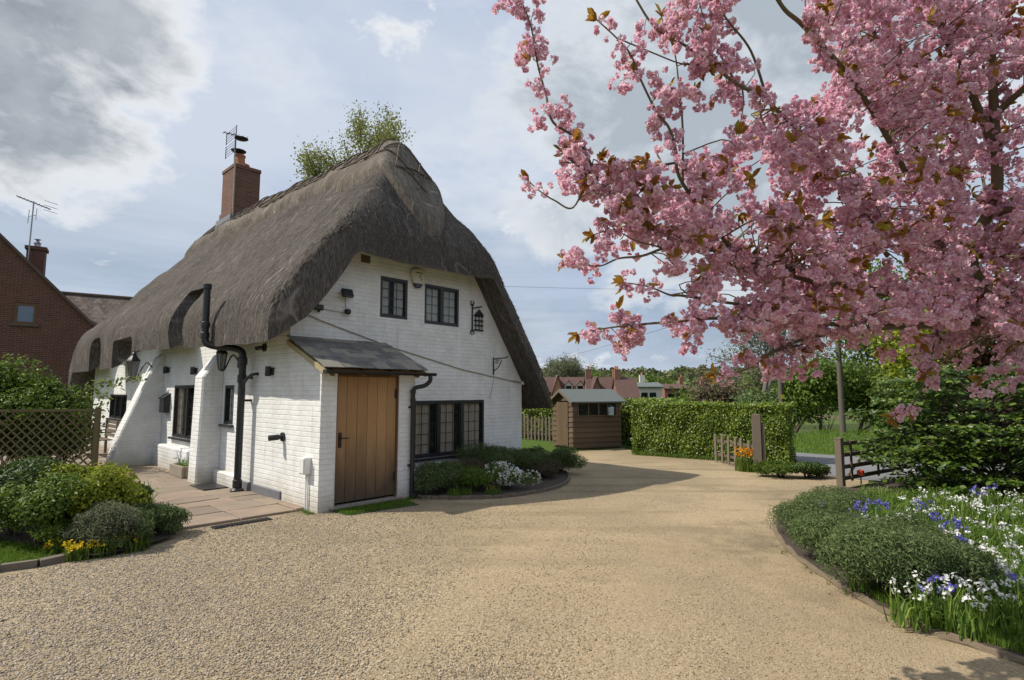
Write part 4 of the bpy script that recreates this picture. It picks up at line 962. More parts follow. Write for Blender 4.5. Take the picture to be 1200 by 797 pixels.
    m = MB(); m.tube([(-.12, 0, top_z - .95), (-.1, 0, top_z - .35)], .012, 4); m.tube([(.2, 0, top_z - .8), (.22, 0, top_z - .3)], .01, 4); m.tube([(-.12, 0, top_z - .65), (.2, 0, top_z - .6)], .012, 4); m.build('dipole', M['galv'], t)
brick_house()

# ------------------------------------------------------------------ trellis
def trellis():
    a, b = Vector((-8.52, 11.42, 0)), Vector((-12.2, 10.75, 0)); d = (b - a); L = d.length; rz = math.atan2(d.y, d.x)
    t = empty('trellis_fence', a, rz, 'brown diagonal lattice trellis panel behind the left shrubs', 'trellis'); H0, H1 = .14, 1.32
    for part, sg in (('lattice', 1), ('lattice', -1)):
        m = MB(); s = -(H1 - H0)
        while s < L:
            x0, z0, x1, z1 = s, H0, s + (H1 - H0), H1
            if x0 < 0: z0 += -x0; x0 = 0
            if x1 > L: z1 -= x1 - L; x1 = L
            if x1 - x0 > .03:
                if sg < 0: x0, x1 = L - x0, L - x1
                m.tube([(x0, sg * .008, z0), (x1, sg * .008, z1)], .0165, 4)
            s += .175
        m.build(part, M['trellis_wood'], t)
    for x in (0, L / 2, L):
        m = MB(); m.box2((x - .04, -.04, -.02), (x + .04, .04, H1 + .06)); m.build('post', M['trellis_wood'], t)
    for z in (H0, H1):
        m = MB(); m.box2((.04, -.025, z - .025), (L, .025, z + .025)); m.build('rail', M['trellis_wood'], t)
trellis()

# ------------------------------------------------------------------ shed, hedges, fences, gate
def shed():
    C = gp(672, 528); A = gp(728, 525); d = (A - C); d.z = 0; L = d.length; rz = math.atan2(d.y, d.x); W = 1.16; HE, HA = 1.42, 1.72
    t = empty('garden_shed', C, rz, 'small dark brown boarded shed with a grey felt roof and two tall windows', 'shed')
    w = MB(); n = 9
    for k in range(n):                       # lapped boards: long side with the window opening, and door end
        z0 = .06 + (HE - .06) * k / n; z1 = .06 + (HE - .06) * (k + 1) / n + .02
        spans = [(0, L)] if not (z1 > 1.0 and z0 < 1.33) else [(0, .14), (L - .16, L)]
        for a, b in spans: w.prism([(a, -.028, z0), (a, -.004, z0), (a, .012, z1), (a, .0, z1)], (b - a, 0, 0))
        for a, b in ((0.0, .22), (.90, W)):
            w.prism([(-.028, a, z0), (-.004, a, z0), (.012, a, z1), (.0, a, z1)], (0, b - a, 0))
        w.box2((L - .02, 0, z0), (L, W, z1 - .022)); w.box2((0, W - .02, z0), (L, W, z1 - .022))
    w.prism([(0, -.02, HE + .002), (0, W + .02, HE + .002), (0, W / 2, HA)], (.03, 0, 0)); w.prism([(L - .03, 0, HE + .002), (L - .03, W, HE + .002), (L - .03, W / 2, HA)], (.03, 0, 0))
    w.build('wall', M['shed_wood'], t)
    f = MB(); f.box2((.04, .04, -.02), (L, W, .06)); f.build('floor', M['rail_wood'], t)
    r = MB()
    for s in (0, 1):
        y0 = W / 2; y1 = -.13 if s == 0 else W + .13; dz = (HA - HE) / (W / 2) * (.13 + W / 2)
        r.prism([(-.12, y0, HA + .02), (-.12, y1, HA + .02 - dz), (-.12, y1, HA + .055 - dz), (-.12, y0, HA + .06)], (L + .24, 0, 0))
    r.build('roof', M['felt'], t)
    b = MB()
    for y1 in (-.13, W + .13):
        dz = (HA - HE) / (W / 2) * (.13 + W / 2); b.prism([(-.145, W / 2, HA + .05), (-.145, y1, HA + .05 - dz), (-.145, y1, HA - .03 - dz), (-.145, W / 2, HA - .03)], (.022, 0, 0))
    b.build('bargeboard', M['grey_wood'], t)
    dr = MB()
    for k in range(5): dr.box2((-.04, .235 + k * .13, .09), (-.012, .235 + k * .13 + .126, HE - .03))
    door = dr.build('door', M['shed_door'], t)
    h = MB(); h.box2((-.06, .30, .68), (-.041, .34, .78)); h.build('latch', M['galv'], door)
    f = MB(); f.box2((.14, -.03, .97), (L - .16, .03, 1.0)); f.box2((.14, -.03, 1.34), (L - .16, .03, 1.38))
    for x in (.14, .50, .86, 1.18, L - .2): f.box2((x, -.03, 1.0), (x + .04, .03, 1.34))
    win = f.build('window', M['shed_door'], t)
    g = MB()
    for x, e in ((.18, .50), (.54, .86), (.90, 1.18), (1.22, L - .2)): g.box2((x, -.005, 1.0), (e, 0, 1.34))
    g.build('pane', M['dark_glass'], win)
    k = MB(); k.box2((.3, .3, .06), (1.2, .9, .8)); k.build('workbench', M['rail_wood'], t)
    p = t.matrix_basis @ Vector((1.28, -.055, 1.03)) if False else C + Vector((math.cos(rz), math.sin(rz), 0)) * 1.27 + Vector((math.sin(rz), -math.cos(rz), 0)) * .09
    bk = empty('plastic_tub', p + Vector((0, 0, 1.0)), rz, 'pale blue grey tub hung on the shed beside its window', 'tub')
    m = MB(); m.lathe((0, 0, 0), [(.085, 0), (.10, .22), (.108, .235), (.096, .24), (.08, .02)], 16); m.build('tub_body', M['blue_bin'], bk, True)
    m = MB(); m.tube(smooth_path([(-.10, 0, .22), (-.06, .05, .28), (.06, .05, .28), (.10, 0, .22)], 4), .006, 5); m.build('handle', M['galv'], bk)
shed()
def hedge(name, label, a, b, h, th, k, leaf=.065, group=None, mat='hedge_leaf', back=1):
    a, b = Vector(a), Vector(b); d = b - a; L = d.length; rz = math.atan2(d.y, d.x); t = empty(name, a, rz, label, 'hedge', group)
    core = MB(); core.box2((.12, .14, .0), (L - .12, th - .12, h - .14)); core.build('stems', M['bark'], t)
    n1 = int(k * .62); n2 = int(k * .25); n3 = k - n1 - n2
    def wob(x, z): return .03 * np.sin(x * 3.1 + z * 2) + .025 * np.sin(x * 7.7 - z * 5) + .02 * np.sin(z * 9 + x)
    x = rng.uniform(-.02, L + .02, n1); z = h * rng.uniform(0.02, 1, n1); y = wob(x, z) + rng.exponential(.045, n1); P1 = np.stack([x, y, z], 1)
    x2 = rng.uniform(-.02, L + .02, n2); y2 = rng.uniform(0, th, n2); P2 = np.stack([x2, y2, h + wob(x2, y2 * 2) * .8 - rng.exponential(.04, n2)], 1)
    e = rng.integers(0, 2, n3); y3 = rng.uniform(0, th, n3); z3 = h * rng.uniform(0, 1, n3); P3 = np.stack([np.where(e, L, 0) + wob(y3, z3) * np.where(e, 1, -1) - np.where(e, 1, -1) * rng.exponential(.04, n3), y3, z3], 1)
    N_ = np.concatenate([np.tile([0, -1, .35], (n1, 1)), np.tile([0, -.2, 1], (n2, 1)), np.stack([np.where(e, 1., -1.), np.zeros(n3), np.full(n3, .3)], 1)])
    V, F = leaf_geo(np.concatenate([P1, P2, P3]), N_, leaf, .55, .15, .55, .35); np_mesh('foliage', V, F, M[mat], t); return t
hedge('clipped_hedge', 'long clipped green hedge running from the shed to the gatepost', (3.30, 15.25, 0), (6.42, 13.05, 0), 1.38, 1.3, 33000, .058)
hedge('clipped_hedge', 'clipped hedge behind the pickets and running on behind the shed', (-.4, 20.9, 0), (4.9, 16.75, 0), 1.45, 1.0, 18000, .072)
def picket_fence(label, a, b, n, h, w, lean=.02):
    a, b = Vector(a), Vector(b); d = b - a; L = d.length; rz = math.atan2(d.y, d.x); t = empty('picket_fence', a, rz, label, 'fence')
    for k in range(n):
        x = L * (k + .5) / n; hh = h * rnd.uniform(.93, 1.06); m = MB()
        m.prism([(-w / 2, -.012, .02), (w / 2, -.012, .02), (w / 2, -.012, hh - w * .4), (0, -.012, hh), (-w / 2, -.012, hh - w * .4)], (0, .022, 0)); o = m.build('picket', M['grey_wood'], t); o.location = (x, 0, 0); o.rotation_euler = (0, rnd.uniform(-lean, lean), 0)
    for z in (h * .28, h * .75):
        m = MB(); m.box2((0, .014, z - .03), (L, .05, z + .03)); m.build('rail', M['rail_wood'], t)
picket_fence('weathered picket fence standing in front of the short hedge left of the shed', (.15, 20.0, 0), (1.95, 18.5, 0), 15, .86, .07)
g0 = gp(836, 541); picket_fence('short run of leaning weathered pickets between hedge and gatepost', (g0.x, g0.y, 0), (5.18, 12.02, 0), 6, .70, .085, .05)
gpL = gp(889, 553)
t = empty('gatepost', gpL, R(-30), 'thick square weathered gatepost at the end of the pickets', 'post')
m = MB(); m.prism([(-.09, -.09, -.05), (.09, -.09, -.05), (.09, -.09, 1.18), (.07, -.09, 1.22), (-.07, -.09, 1.22), (-.09, -.09, 1.18)], (0, .18, 0)); m.build('post', M['grey_wood'], t, bevel=.008)
m = MB(); m.box2((.10, -.05, -.03), (.15, .05, 1.0)); m.build('slamming_stile', M['grey_wood'], t)
def gate():
    a = GATE_POST; d = Vector((.83, .56, 0)).normalized(); rz = math.atan2(d.y, d.x); L = 2.5
    p = empty('gatepost', a, rz, 'slim dark gatepost carrying the open bar gate', 'post'); m = MB(); m.box2((-.055, -.055, -.05), (.055, .055, .86)); m.build('post', M['grey_wood'], p, bevel=.006); m = MB(); m.box2((-.06, -.06, .861), (.06, .06, .88)); m.build('post_cap', M['grey_wood'], p)
    t = empty('bar_gate', a, rz, 'open dark wooden bar gate beside the flower bed', 'gate')
    for z in (.16, .36, .57, .77):
        m = MB(); m.box2((.07, -.015, z - .035), (L, .015, z + .035)); m.build('rail', M['rail_wood'], t)
    for x in (.36, 1.4, L - .05):
        m = MB(); m.box2((x - .03, -.035, .10), (x + .03, -.0155, .80)); m.build('upright', M['rail_wood'], t)
    m = MB(); m.tube([(.2, .02, .14), (1.35, .02, .74)], .02, 4); m.build('brace', M['rail_wood'], t)
    q = a + d * .62 + Vector((0, -.02, 0)); r = empty('reflector', q + Vector((.02, -.04, 0)), rz, 'small red reflector marker on the ground by the bar gate', 'reflector'); m = MB(); m.lathe((0, 0, .17), [(.02, 0), (.06, .02), (.06, .09), (.02, .11)], 12); m.build('disc', M['red_reflector'], r); m = MB(); m.tube([(0, 0, 0), (0, 0, .18)], .012); m.build('stake', M['rail_wood'], r)
gate()
def pole(px, py, label, h, r=.12, sign=False):
    g = gp(px, py); z = float(terrain(g.x, g.y)); t = empty('utility_pole', (g.x, g.y, z), 0, label, 'pole'); m = MB(); m.tube([(0, 0, -.3), (0, 0, h)], [r, r * .75], 12); m.build('shaft', M['grey_bark'], t, True)
    m = MB(); m.box((0, 0, h - .4), (1.3, .09, .1)); a = m.build('crossarm', M['grey_bark'], t)
    for x in (-.55, 0, .55): m = MB(); m.lathe((x, 0, h - .35), [(.03, 0), (.05, .05), (.03, .08), (.05, .11), (.02, .15)], 8); m.build('insulator', M['clear_white'], a)
    if sign: m = MB(); m.box((0, -r - .02, 1.75), (.14, .01, .2)); m.build('warning_plate', M['yellow_sign'], t)
    return Vector((g.x, g.y, z + h - .2))
w1 = pole(917, 500, 'grey wooden utility pole with a yellow plate behind the clipped hedge', 8.5, .13, True)
w2 = pole(988, 507, 'pale wooden utility pole on the grass verge across the road', 8.2, .12)
def wire(label, a, b, sag):
    m = MB(); m.tube([Vector(a).lerp(Vector(b), k / 30) - Vector((0, 0, sag * 4 * (k / 30) * (1 - k / 30))) for k in range(31)], .012, 4); tag(m.build('overhead_wire', M['black']), label, 'wire')
wire('overhead wire sloping down to the left behind the lowest cherry branches', w1 + Vector((-.5, 0, -1.5)), at(560, 437, 95), .8)
wire('overhead wire crossing the sky level with the gable windows', at(470, 331, 48), at(1000, 340, 40), .25)
wire('overhead wire between the two utility poles', w1, w2, .3)

# ------------------------------------------------------------------ shrubs and flowers
def shrub(name, label, c, r, k, leaf, mat, cat='shrub', group=None, seed=None, aspect=.5, lumps=10, inner=.35, tilt=.75, stems=7, extra=None, lumpsize=.45):
    """a rounded bush: bent stems from the ground and leaves in clumps; c = ground point, r = radii"""
    seed = seed if seed is not None else rnd.randrange(10 ** 6); t = empty(name, c, 0, label, cat, group); g = np.random.default_rng(seed)
    s = MB()
    for i in range(stems):
        a = i * 2.4; q = Vector((math.cos(a) * r[0] * .55, math.sin(a) * r[1] * .55, r[2] * (.8 + .6 * g.uniform())))
        s.tube(smooth_path([(math.cos(a) * .03, math.sin(a) * .03, -.02), q * .4 + Vector((0, 0, .05)), q], 3), [.014 * (1 - .11 * j) for j in range(7)], 5)
    s.build('stem', M['bark'], t)
    P, n = blob_points(k, (r[0], r[1], r[2]), seed, lumps, inner, .3, lumpsize); P[:, 2] += r[2] * .92; low = P[:, 2] < .01; P[low, 2] = np.abs(P[low, 2]) * .5 + .01
    V, F = leaf_geo(P, n + np.array([0, 0, .35]), leaf, aspect, .2, tilt); np_mesh('foliage', V, F, M[mat], t)
    if extra:
        kk, em, es = extra; P, n = blob_points(kk, (r[0] * 1.05, r[1] * 1.05, r[2] * 1.05), seed, lumps, .93, .3, lumpsize); P[:, 2] += r[2] * .95; keep = P[:, 2] > r[2] * .5; P, n = P[keep], n[keep]
        gs = [leaf_geo(P + rng.normal(0, es * .35, P.shape), n, es, .8, .1, .9) for _ in range(5)]; V, F = merge(*gs); np_mesh('blossoms', V, F, M[em], t)
    return t
def tuft(name, label, c, rad, k, h, w, mat, cat='plant', group=None, lean=.5, flower=None):
    t = empty(name, c, 0, label, cat, group); a = rng.uniform(0, 6.283, k); r = rad * np.sqrt(rng.uniform(0, 1, k)); P = np.stack([r * np.cos(a), r * np.sin(a), np.zeros(k)], 1)
    V, F = blade_geo(P, h, w, lean); np_mesh('leaves', V, F, M[mat], t)
    if flower:
        n, fm, fs, per, hh = flower; a = rng.uniform(0, 6.283, n); r = rad * 1.0 * np.sqrt(rng.uniform(0, 1, n)); C = np.stack([r * np.cos(a), r * np.sin(a), hh * rng.uniform(.75, 1.15, n)], 1)
        Q = np.repeat(C, per, 0) + rng.normal(0, fs * .55, (n * per, 3)); V, F = leaf_geo(Q, norm(Q - np.repeat(C, per, 0)) + np.array([0, 0, .3]), fs, .7, .15, .6); np_mesh('blossoms', V, F, M[fm], t)
        st = MB()
        for q in C: st.tube([(q[0] * .6, q[1] * .6, 0), tuple(q)], .0025, 3, False)
        st.build('stalks', M['daff_leaf'], t)
    return t
def G(px, py): p = gp(px, py); return (p.x, p.y, 0)
# left bed
lb = [gp(84, 658), gp(120, 655), gp(160, 647), gp(207, 631), gp(190, 612), gp(165, 590), gp(145, 575), gp(118, 560), gp(-40, 562), gp(-90, 610), gp(20, 640)]
sheet('flower_bed_soil', [(p.x, p.y) for p in lb], .045, M['soil'])
shrub('shrub', 'large loose green shrub rising above the trellis on the left', (-10.75, 11.75, 0), (1.8, .85, 1.30), 19000, .085, 'mid_leaf', lumps=16, inner=.3, seed=3)
shrub('shrub', 'dusky blue green shrub at the top right end of the trellis', (-9.75, 12.1, 0), (.62, .5, 1.25), 7000, .05, 'dark_leaf', seed=5, extra=(60, 'purple_flower', .02))
sp_ = [o for o in bpy.data.objects if o.name.startswith('shrub') and o.parent is None][0]; mb = MB(); Q_ = []
for tgt in ((168, 445, 11.5), (140, 452, 11.4), (126, 466, 11.4)):
    e_ = at(*tgt) - sp_.location; pth = smooth_path([(1.0, -.1, .9), Vector((1.5, -.1, 1.6)).lerp(e_, .4) + Vector((0, 0, .12)), e_], 5); mb.tube(pth, [.012 - .0009 * k for k in range(len(pth))], 4)
    for q in pth[4:]: Q_ += [tuple(q)] * 7
mb.build('stem', M['bark'], sp_); Q_ = np.array(Q_) + rng.normal(0, .055, (len(Q_), 3)); V, F = leaf_geo(Q_, np.tile([0, -.3, 1], (len(Q_), 1)), .085, .5, .2, .7); np_mesh('foliage', V, F, M['spring_leaf'], sp_)
shrub('shrub', 'dense dark bush filling the space directly behind the trellis lattice', (-10.2, 11.75, 0), (1.62, .55, .62), 9000, .08, 'laurel_leaf', seed=9, lumps=16)
shrub('shrub', 'dark evergreen bush at the left edge below the trellis', G(15, 632), (.9, .6, .56), 16000, .05, 'dark_leaf', seed=11)
shrub('shrub', 'bright yellow green bush in front of the trellis', G(92, 632), (.64, .50, .50), 15000, .042, 'lime_leaf', seed=13, lumps=14)
shrub('shrub', 'second yellow green bush, low and rounded, behind the yellow flowers', G(48, 645), (.52, .40, .40), 11000, .04, 'mid_leaf', seed=14)
shrub('shrub', 'low feathery dark rosemary bush spilling towards the gravel', G(150, 632), (.44, .38, .24), 13000, .05, 'santolina', seed=17, aspect=.14)
shrub('shrub', 'small olive bush between the yellow green bush and the rosemary', G(120, 644), (.40, .33, .28), 10000, .04, 'silver_leaf', seed=18, aspect=.25)
shrub('shrub', 'dark low bush at the patio side of the left bed', G(138, 600), (.45, .5, .24), 7000, .05, 'dark_leaf', seed=19)
for i, (x, y, l, mt_) in enumerate(((70, 646, 'low feathery green cushion behind the yellow flowers, nearest the lawn', 'mid_leaf'), (108, 648, 'low feathery green cushion between the yellow flowers and the olive bush', 'silver_leaf'), (150, 642, 'low feathery green cushion at the gravel edge before the rosemary', 'santolina'), (182, 628, 'low grey green cushion at the right tip of the left bed', 'santolina'))):
    shrub('cushion_plant', l, G(x, y), (.38, .30, .19), 6000, .05, mt_, 'plant', None, 90 + i, .16)
for i, (x, y, l) in enumerate(((66, 652, 'clump of yellow flowers nearest the lawn kerb'), (92, 655, 'largest clump of yellow flowers at the gravel edge'), (120, 651, 'clump of yellow flowers below the olive bush'), (158, 645, 'small clump of greenish yellow flowers by the rosemary'))):
    tuft('flower_clump', l, G(x, y), .13, 140, .13, .012, 'mid_leaf', 'flowers', 'yellow flowers at the left bed edge', .6, ((26, 34, 22, 12)[i], 'yellow_flower', .022, 7, .15))
tuft('flower_clump', 'clump of purple flowers in front of the trellis post', G(128, 585), .22, 120, .3, .014, 'mid_leaf', 'flowers', None, .4, (40, 'purple_flower', .03, 6, .36))
tuft('flower_clump', 'few orange flowers below the purple ones by the patio', G(143, 592), .08, 40, .2, .012, 'mid_leaf', 'flowers', None, .4, (10, 'orange_flower', .03, 6, .24))
tuft('strap_plant', 'clump of strappy leaves with two red tulips at the patio edge', G(166, 596), .16, 60, .34, .025, 'daff_leaf', 'plant', None, .7, (3, 'red_flower', .035, 8, .30))
# bed under the gable window
cb_ = [hw(1.66, .0), hw(1.75, -.35), hw(2.44, -1.02), hw(3.3, -1.22), hw(4.12, -1.12), hw(5.0, -.6), hw(5.6, .12), hw(5.85, 1.1), hw(5.3, 1.04), hw(1.66, 1.04)]
sheet('flower_bed_soil', [(p.x, p.y) for p in cb_], .03, M['soil'])
ring = smooth_path(cb_[:8], 6); m = MB()
for i in range(len(ring) - 1):
    a, b = ring[i], ring[i + 1]; d = b - a; m.box(((a.x + b.x) / 2, (a.y + b.y) / 2, .025), (d.length - .008, .04, .055), Matrix.Rotation(math.atan2(d.y, d.x), 3, 'Z'), .006)
tag(m.build('bed_edging', plain('brick_edging', (.15, .115, .085), .9, .35, 9, .005)), 'low brick edging curving round the bed below the gable window', 'edging')
shrub('shrub', 'dark green rounded bush beside the downpipe under the ground floor window', hw(2.12, -.08), (.48, .45, .31), 12000, .05, 'santolina', seed=21, aspect=.2)
shrub('shrub', 'soft green bush trailing in front of the window bed, left of the white flowers', hw(2.7, -.42), (.46, .40, .22), 9000, .045, 'mid_leaf', seed=22, aspect=.3)
shrub('shrub', 'grey green feathery bush below the right end of the window', hw(3.95, .25), (.85, .6, .35), 18000, .05, 'santolina', seed=23, aspect=.16)
shrub('shrub', 'bronze heather behind the white flowers', hw(3.0, .25), (.5, .45, .27), 8000, .04, 'heath', seed=24, aspect=.2)
shrub('shrub', 'bushy green shrub at the right corner of the window bed', hw(5.25, -.15), (.52, .48, .30), 10000, .045, 'santolina', seed=25, aspect=.2)
shrub('shrub', 'small dark bush against the right corner of the gable', hw(5.25, .75), (.42, .35, .28), 5000, .045, 'dark_leaf', seed=26)
shrub('shrub', 'reddish low heather on the right of the white flowers', hw(4.55, -.35), (.46, .38, .22), 7500, .04, 'heath', seed=27, aspect=.2)
shrub('flower_clump', 'mound of white candytuft flowers in the bed below the gable window', hw(3.12, -.72), (.42, .33, .22), 4500, .03, 'mid_leaf', 'flowers', seed=28, extra=(700, 'white_flower', .024))
tuft('flower_clump', 'few small yellow flowers at the edge left of the white candytuft', hw(2.62, -.85), .14, 120, .12, .01, 'mid_leaf', 'flowers', None, .5, (7, 'yellow_flower', .016, 5, .15))
tuft('grass_tuft', 'green grassy tuft beside the trailing bush at the edging', hw(2.15, -.55), .2, 260, .13, .008, 'grass', 'plant')
# gate corner
tuft('flower_clump', 'clump of orange wallflowers at the foot of the thick gatepost', G(873, 552), .20, 160, .28, .016, 'mid_leaf', 'flowers', None, .4, (60, 'orange_flower', .03, 6, .42))
shrub('shrub', 'low strappy green plants at the foot of the gatepost', G(915, 559), (.55, .35, .16), 5000, .06, 'mid_leaf', seed=31, aspect=.18)
shrub('shrub', 'rounded dark low shrub at the road end of the hedge', G(946, 560), (.42, .35, .17), 5500, .045, 'dark_leaf', seed=32)
P_ = np.array([[3.3 + 3.1 * t_ + rng.normal(0, .06), 15.15 - 2.2 * t_ + rng.normal(0, .06), 0] for t_ in rng.uniform(0, 1, 1500)]); V, F = blade_geo(P_, .10, .01, .6); tag(np_mesh('weeds', V, F, M['mid_leaf']), 'weeds and grass along the foot of the clipped hedge', 'weeds', kind='stuff')

# ------------------------------------------------------------------ big bed on the right
bed_outer = [(9.8, 4.2), (11.0, 10.4), (8.2, 11.3), (7.0, 10.6), (6.1, 9.75)]
bed_poly = [(p.x, p.y) for p in BED_EDGE]; full_bed = [(4.6, -3), (10, -3)] + bed_outer[:]; 
sheet('flower_bed_soil', [(p.x, p.y) for p in BED_EDGE] + [(6.1, 9.75), (7.0, 10.6), (8.2, 11.3), (11.0, 10.4), (9.8, 4.2), (7, 2.0)], .03, M['soil'])
m = MB(); be = [p for p in BED_EDGE if p.y > 1.5]; m.tube([(p.x, p.y, .006 + .010 * math.sin(k * 1.7)) for k, p in enumerate(be)], [.034 + .007 * math.sin(k * 2.3) for k in range(len(be))], 8)
tag(m.build('bed_edging', plain('earthy_edging', (.15, .115, .075), .95, .4, 12, .01), None, True), 'worn timber edging curving along the gravel beside the right flower bed', 'edging')
for (c, r, k, lab, s) in (((3.14, 4.74, 0), (.45, .42, .33), 15000, 'largest clipped green santolina mound at the curve of the right bed', 41), ((3.56, 4.66, 0), (.36, .34, .28), 9000, 'santolina mound with bare patches on the right of the largest one', 42), ((3.16, 5.70, 0), (.37, .42, .27), 12000, 'santolina mound on the gravel edge behind the largest one', 43), ((3.60, 6.55, 0), (.46, .48, .22), 10000, 'low spreading santolina mound near the tip of the bed', 44), ((3.78, 5.55, 0), (.42, .42, .26), 8000, 'santolina mound among white flowers behind the front ones', 45), ((4.48, 7.75, 0), (.55, .45, .20), 8000, 'low dark green mound at the far tip of the bed before the gate', 46)):
    shrub('santolina_mound', lab, c, r, int(k * 1.7), .030, 'santolina', 'shrub', 'santolina mounds along the right bed', s, .22, 14, .55, .6, 5, None, .52)
inner = [(3.35, 4.3), (4.0, 3.9), (5.2, 4.3), (8.8, 7.2), (8.6, 8.6), (5.6, 9.0), (4.6, 8.0), (3.95, 6.6), (3.85, 5.2)]
pts = scatter_poly(inner, 15000); V, F = blade_geo(np.c_[pts, np.full(len(pts), .03)], .165, .016, .9)
tag(np_mesh('strap_leaf_growth', V, F, M['daff_leaf']), 'dense green strappy leaves filling the right flower bed', 'leaves', kind='stuff')
def in_c(px, py): p = gp(px, py, .28); return (p.x, p.y, .03)
WH = [(1010, 655), (1030, 627), (1020, 612), (1048, 618), (1078, 640), (1100, 634), (1118, 629), (1135, 612), (1170, 618), (1190, 626), (1150, 640), (1165, 672), (1182, 668), (1195, 680), (1140, 668), (1160, 652), (1085, 660), (1105, 692), (1060, 596), (1075, 590), (1090, 600), (1110, 590), (1130, 586), (1150, 592), (1175, 596), (1195, 600), (1095, 582), (1125, 574), (1155, 580), (1185, 584), (1040, 600), (1062, 610), (1182, 700), (1125, 655), (1200, 645), (1140, 600)]
WH += [(1042, 652), (1072, 668), (1112, 676), (1142, 690), (1062, 690), (1092, 668), (1128, 700)]
WH = [p for i, p in enumerate(WH) if p[1] > 604 or i % 3]
for i, (x, y) in enumerate(WH):
    far = y < 604; c = in_c(x, y)
    tuft('flower_clump', 'clump of white flowers far back in the right bed below the dark bush' if far else 'clump of white bell flowers among strappy leaves in the right bed', c, .13 if not far else .22, 46, .20 if not far else .26, .016, 'daff_leaf', 'flowers', 'white flowers far back in the right bed' if far else 'white flowers in the right bed', .45, (7 if not far else 10, 'white_flower', .025 if not far else .024, 9, .29))
BL = [(1010, 600), (1022, 592), (1032, 596), (1000, 603), (962, 600), (1055, 630), (1040, 622), (1110, 618), (1125, 622), (1122, 645), (1118, 662), (1060, 648), (1098, 648), (1082, 596), (1100, 610), (1074, 648), (1098, 690), (1196, 692), (1145, 580), (1160, 576)]
for i, (x, y) in enumerate(BL):
    tuft('bluebell_clump', 'clump of blue bell flowers on upright stalks in the right bed', in_c(x, y), .10, 30, .26, .014, 'daff_leaf', 'flowers', 'bluebells in the right bed', .35, (6, 'blue_flower', .023, 13, .31))
# grass in the bottom right corner and the small lawn on the left
gp_poly = [(p.x + .06, p.y) for p in BED_EDGE if 2.6 < p.y < 4.75] + [(3.7, 4.9), (4.4, 4.2), (4.6, 2.6)]
pts = scatter_poly(gp_poly, 26000); V1, F1 = blade_geo(np.c_[pts, np.full(len(pts), .03)], .055, .005, .5)
lp = [(LK[0].x, LK[0].y), (LK[1].x, LK[1].y), (LK[2].x, LK[2].y), (LK[3].x, LK[3].y), (-4.5, 6.2), (-7.2, 6.4), (-6.5, 5.0)]
pts = scatter_poly(lp, 16000); V2, F2 = blade_geo(np.c_[pts, np.full(len(pts), .02)], .04, .006, .5); V, F = merge((V1, F1), (V2, F2))
tag(np_mesh('grass', V, F, M['grass']), 'short green grass of the lawns on both sides of the drive', 'grass', kind='stuff')
pts = scatter_poly([(7.9, 15.9), (11.5, 14.0), (24, 8), (30, 20), (14, 25), (8, 19)], 42000); V, F = blade_geo(np.c_[pts, np.full(len(pts), -.01)], .075, .014, .6)
tag(np_mesh('verge_grass', V, F, M['grass']), 'longer grass on the verge across the road', 'grass', kind='stuff')

# layered viburnum and the bushes behind it
def layered_bush():
    t = empty('viburnum', (8.05, 9.35, 0), 0, 'wide dark green bush with layered branches and pale flower heads beside the gate', 'shrub'); s = MB(); Ps, Ns, Fl = [], [], []
    g = np.random.default_rng(77)
    for L_ in range(11):
        z = .22 + L_ * .185; rad = 2.15 * (1 - (abs(z - .85) / 1.75) ** 2.2) ** .5 if abs(z - .85) < 1.75 else .4
        for k in range(13):
            a = k / 13 * 6.283 + L_ * .9 + g.uniform(-.2, .2); R_ = rad * g.uniform(.72, 1.05); e = Vector((math.cos(a) * R_, math.sin(a) * R_ * .85, z + g.uniform(-.07, .07)))
            pth = smooth_path([(math.cos(a) * .05, math.sin(a) * .05, max(0, z - .45)), e * .5 + Vector((0, 0, z * .5 - .06)), e], 4); s.tube(pth, [.016 * (1 - .1 * j) for j in range(len(pth))], 4, False)
            n = int(175 * R_ / 2) ; tt = g.uniform(.30, 1.03, n) ** .7; side = g.normal(0, .13, n); base = np.array([[math.cos(a) * R_ * q, math.sin(a) * R_ * .85 * q, z - .06 + .06 * q] for q in tt]); perp = np.array([-math.sin(a), math.cos(a), 0])
            Ps.append(base + side[:, None] * perp + np.c_[np.zeros(n), np.zeros(n), g.normal(0, .028, n)]); Ns.append(np.tile([math.cos(a) * .25, math.sin(a) * .25, 1], (n, 1)))
            if z > .95:
                m_ = 5; q = g.uniform(.5, 1.0, m_); Fl.append(np.array([[math.cos(a) * R_ * x, math.sin(a) * R_ * .85 * x, z + .03] for x in q]) + g.normal(0, .05, (m_, 3)) * [1, 1, .2])
    s.build('branches', M['bark'], t); V, F = leaf_geo(np.concatenate(Ps), np.concatenate(Ns), .082, .62, .12, .38); np_mesh('foliage', V, F, M['viburnum_leaf'], t)
    C = np.concatenate(Fl); Q = np.repeat(C, 8, 0) + rng.normal(0, .03, (len(C) * 8, 3)) * [1, 1, .25]; V, F = leaf_geo(Q, np.tile([0, 0, 1], (len(Q), 1)), .03, .8, .1, .4); np_mesh('flower_heads', V, F, M['cream_flower'], t)
layered_bush()
shrub('shrub', 'tall dark bush at the right edge behind the layered bush', (10.9, 9.9, 0), (1.5, 1.3, 1.25), 9000, .10, 'laurel_leaf', seed=51, lumps=14)

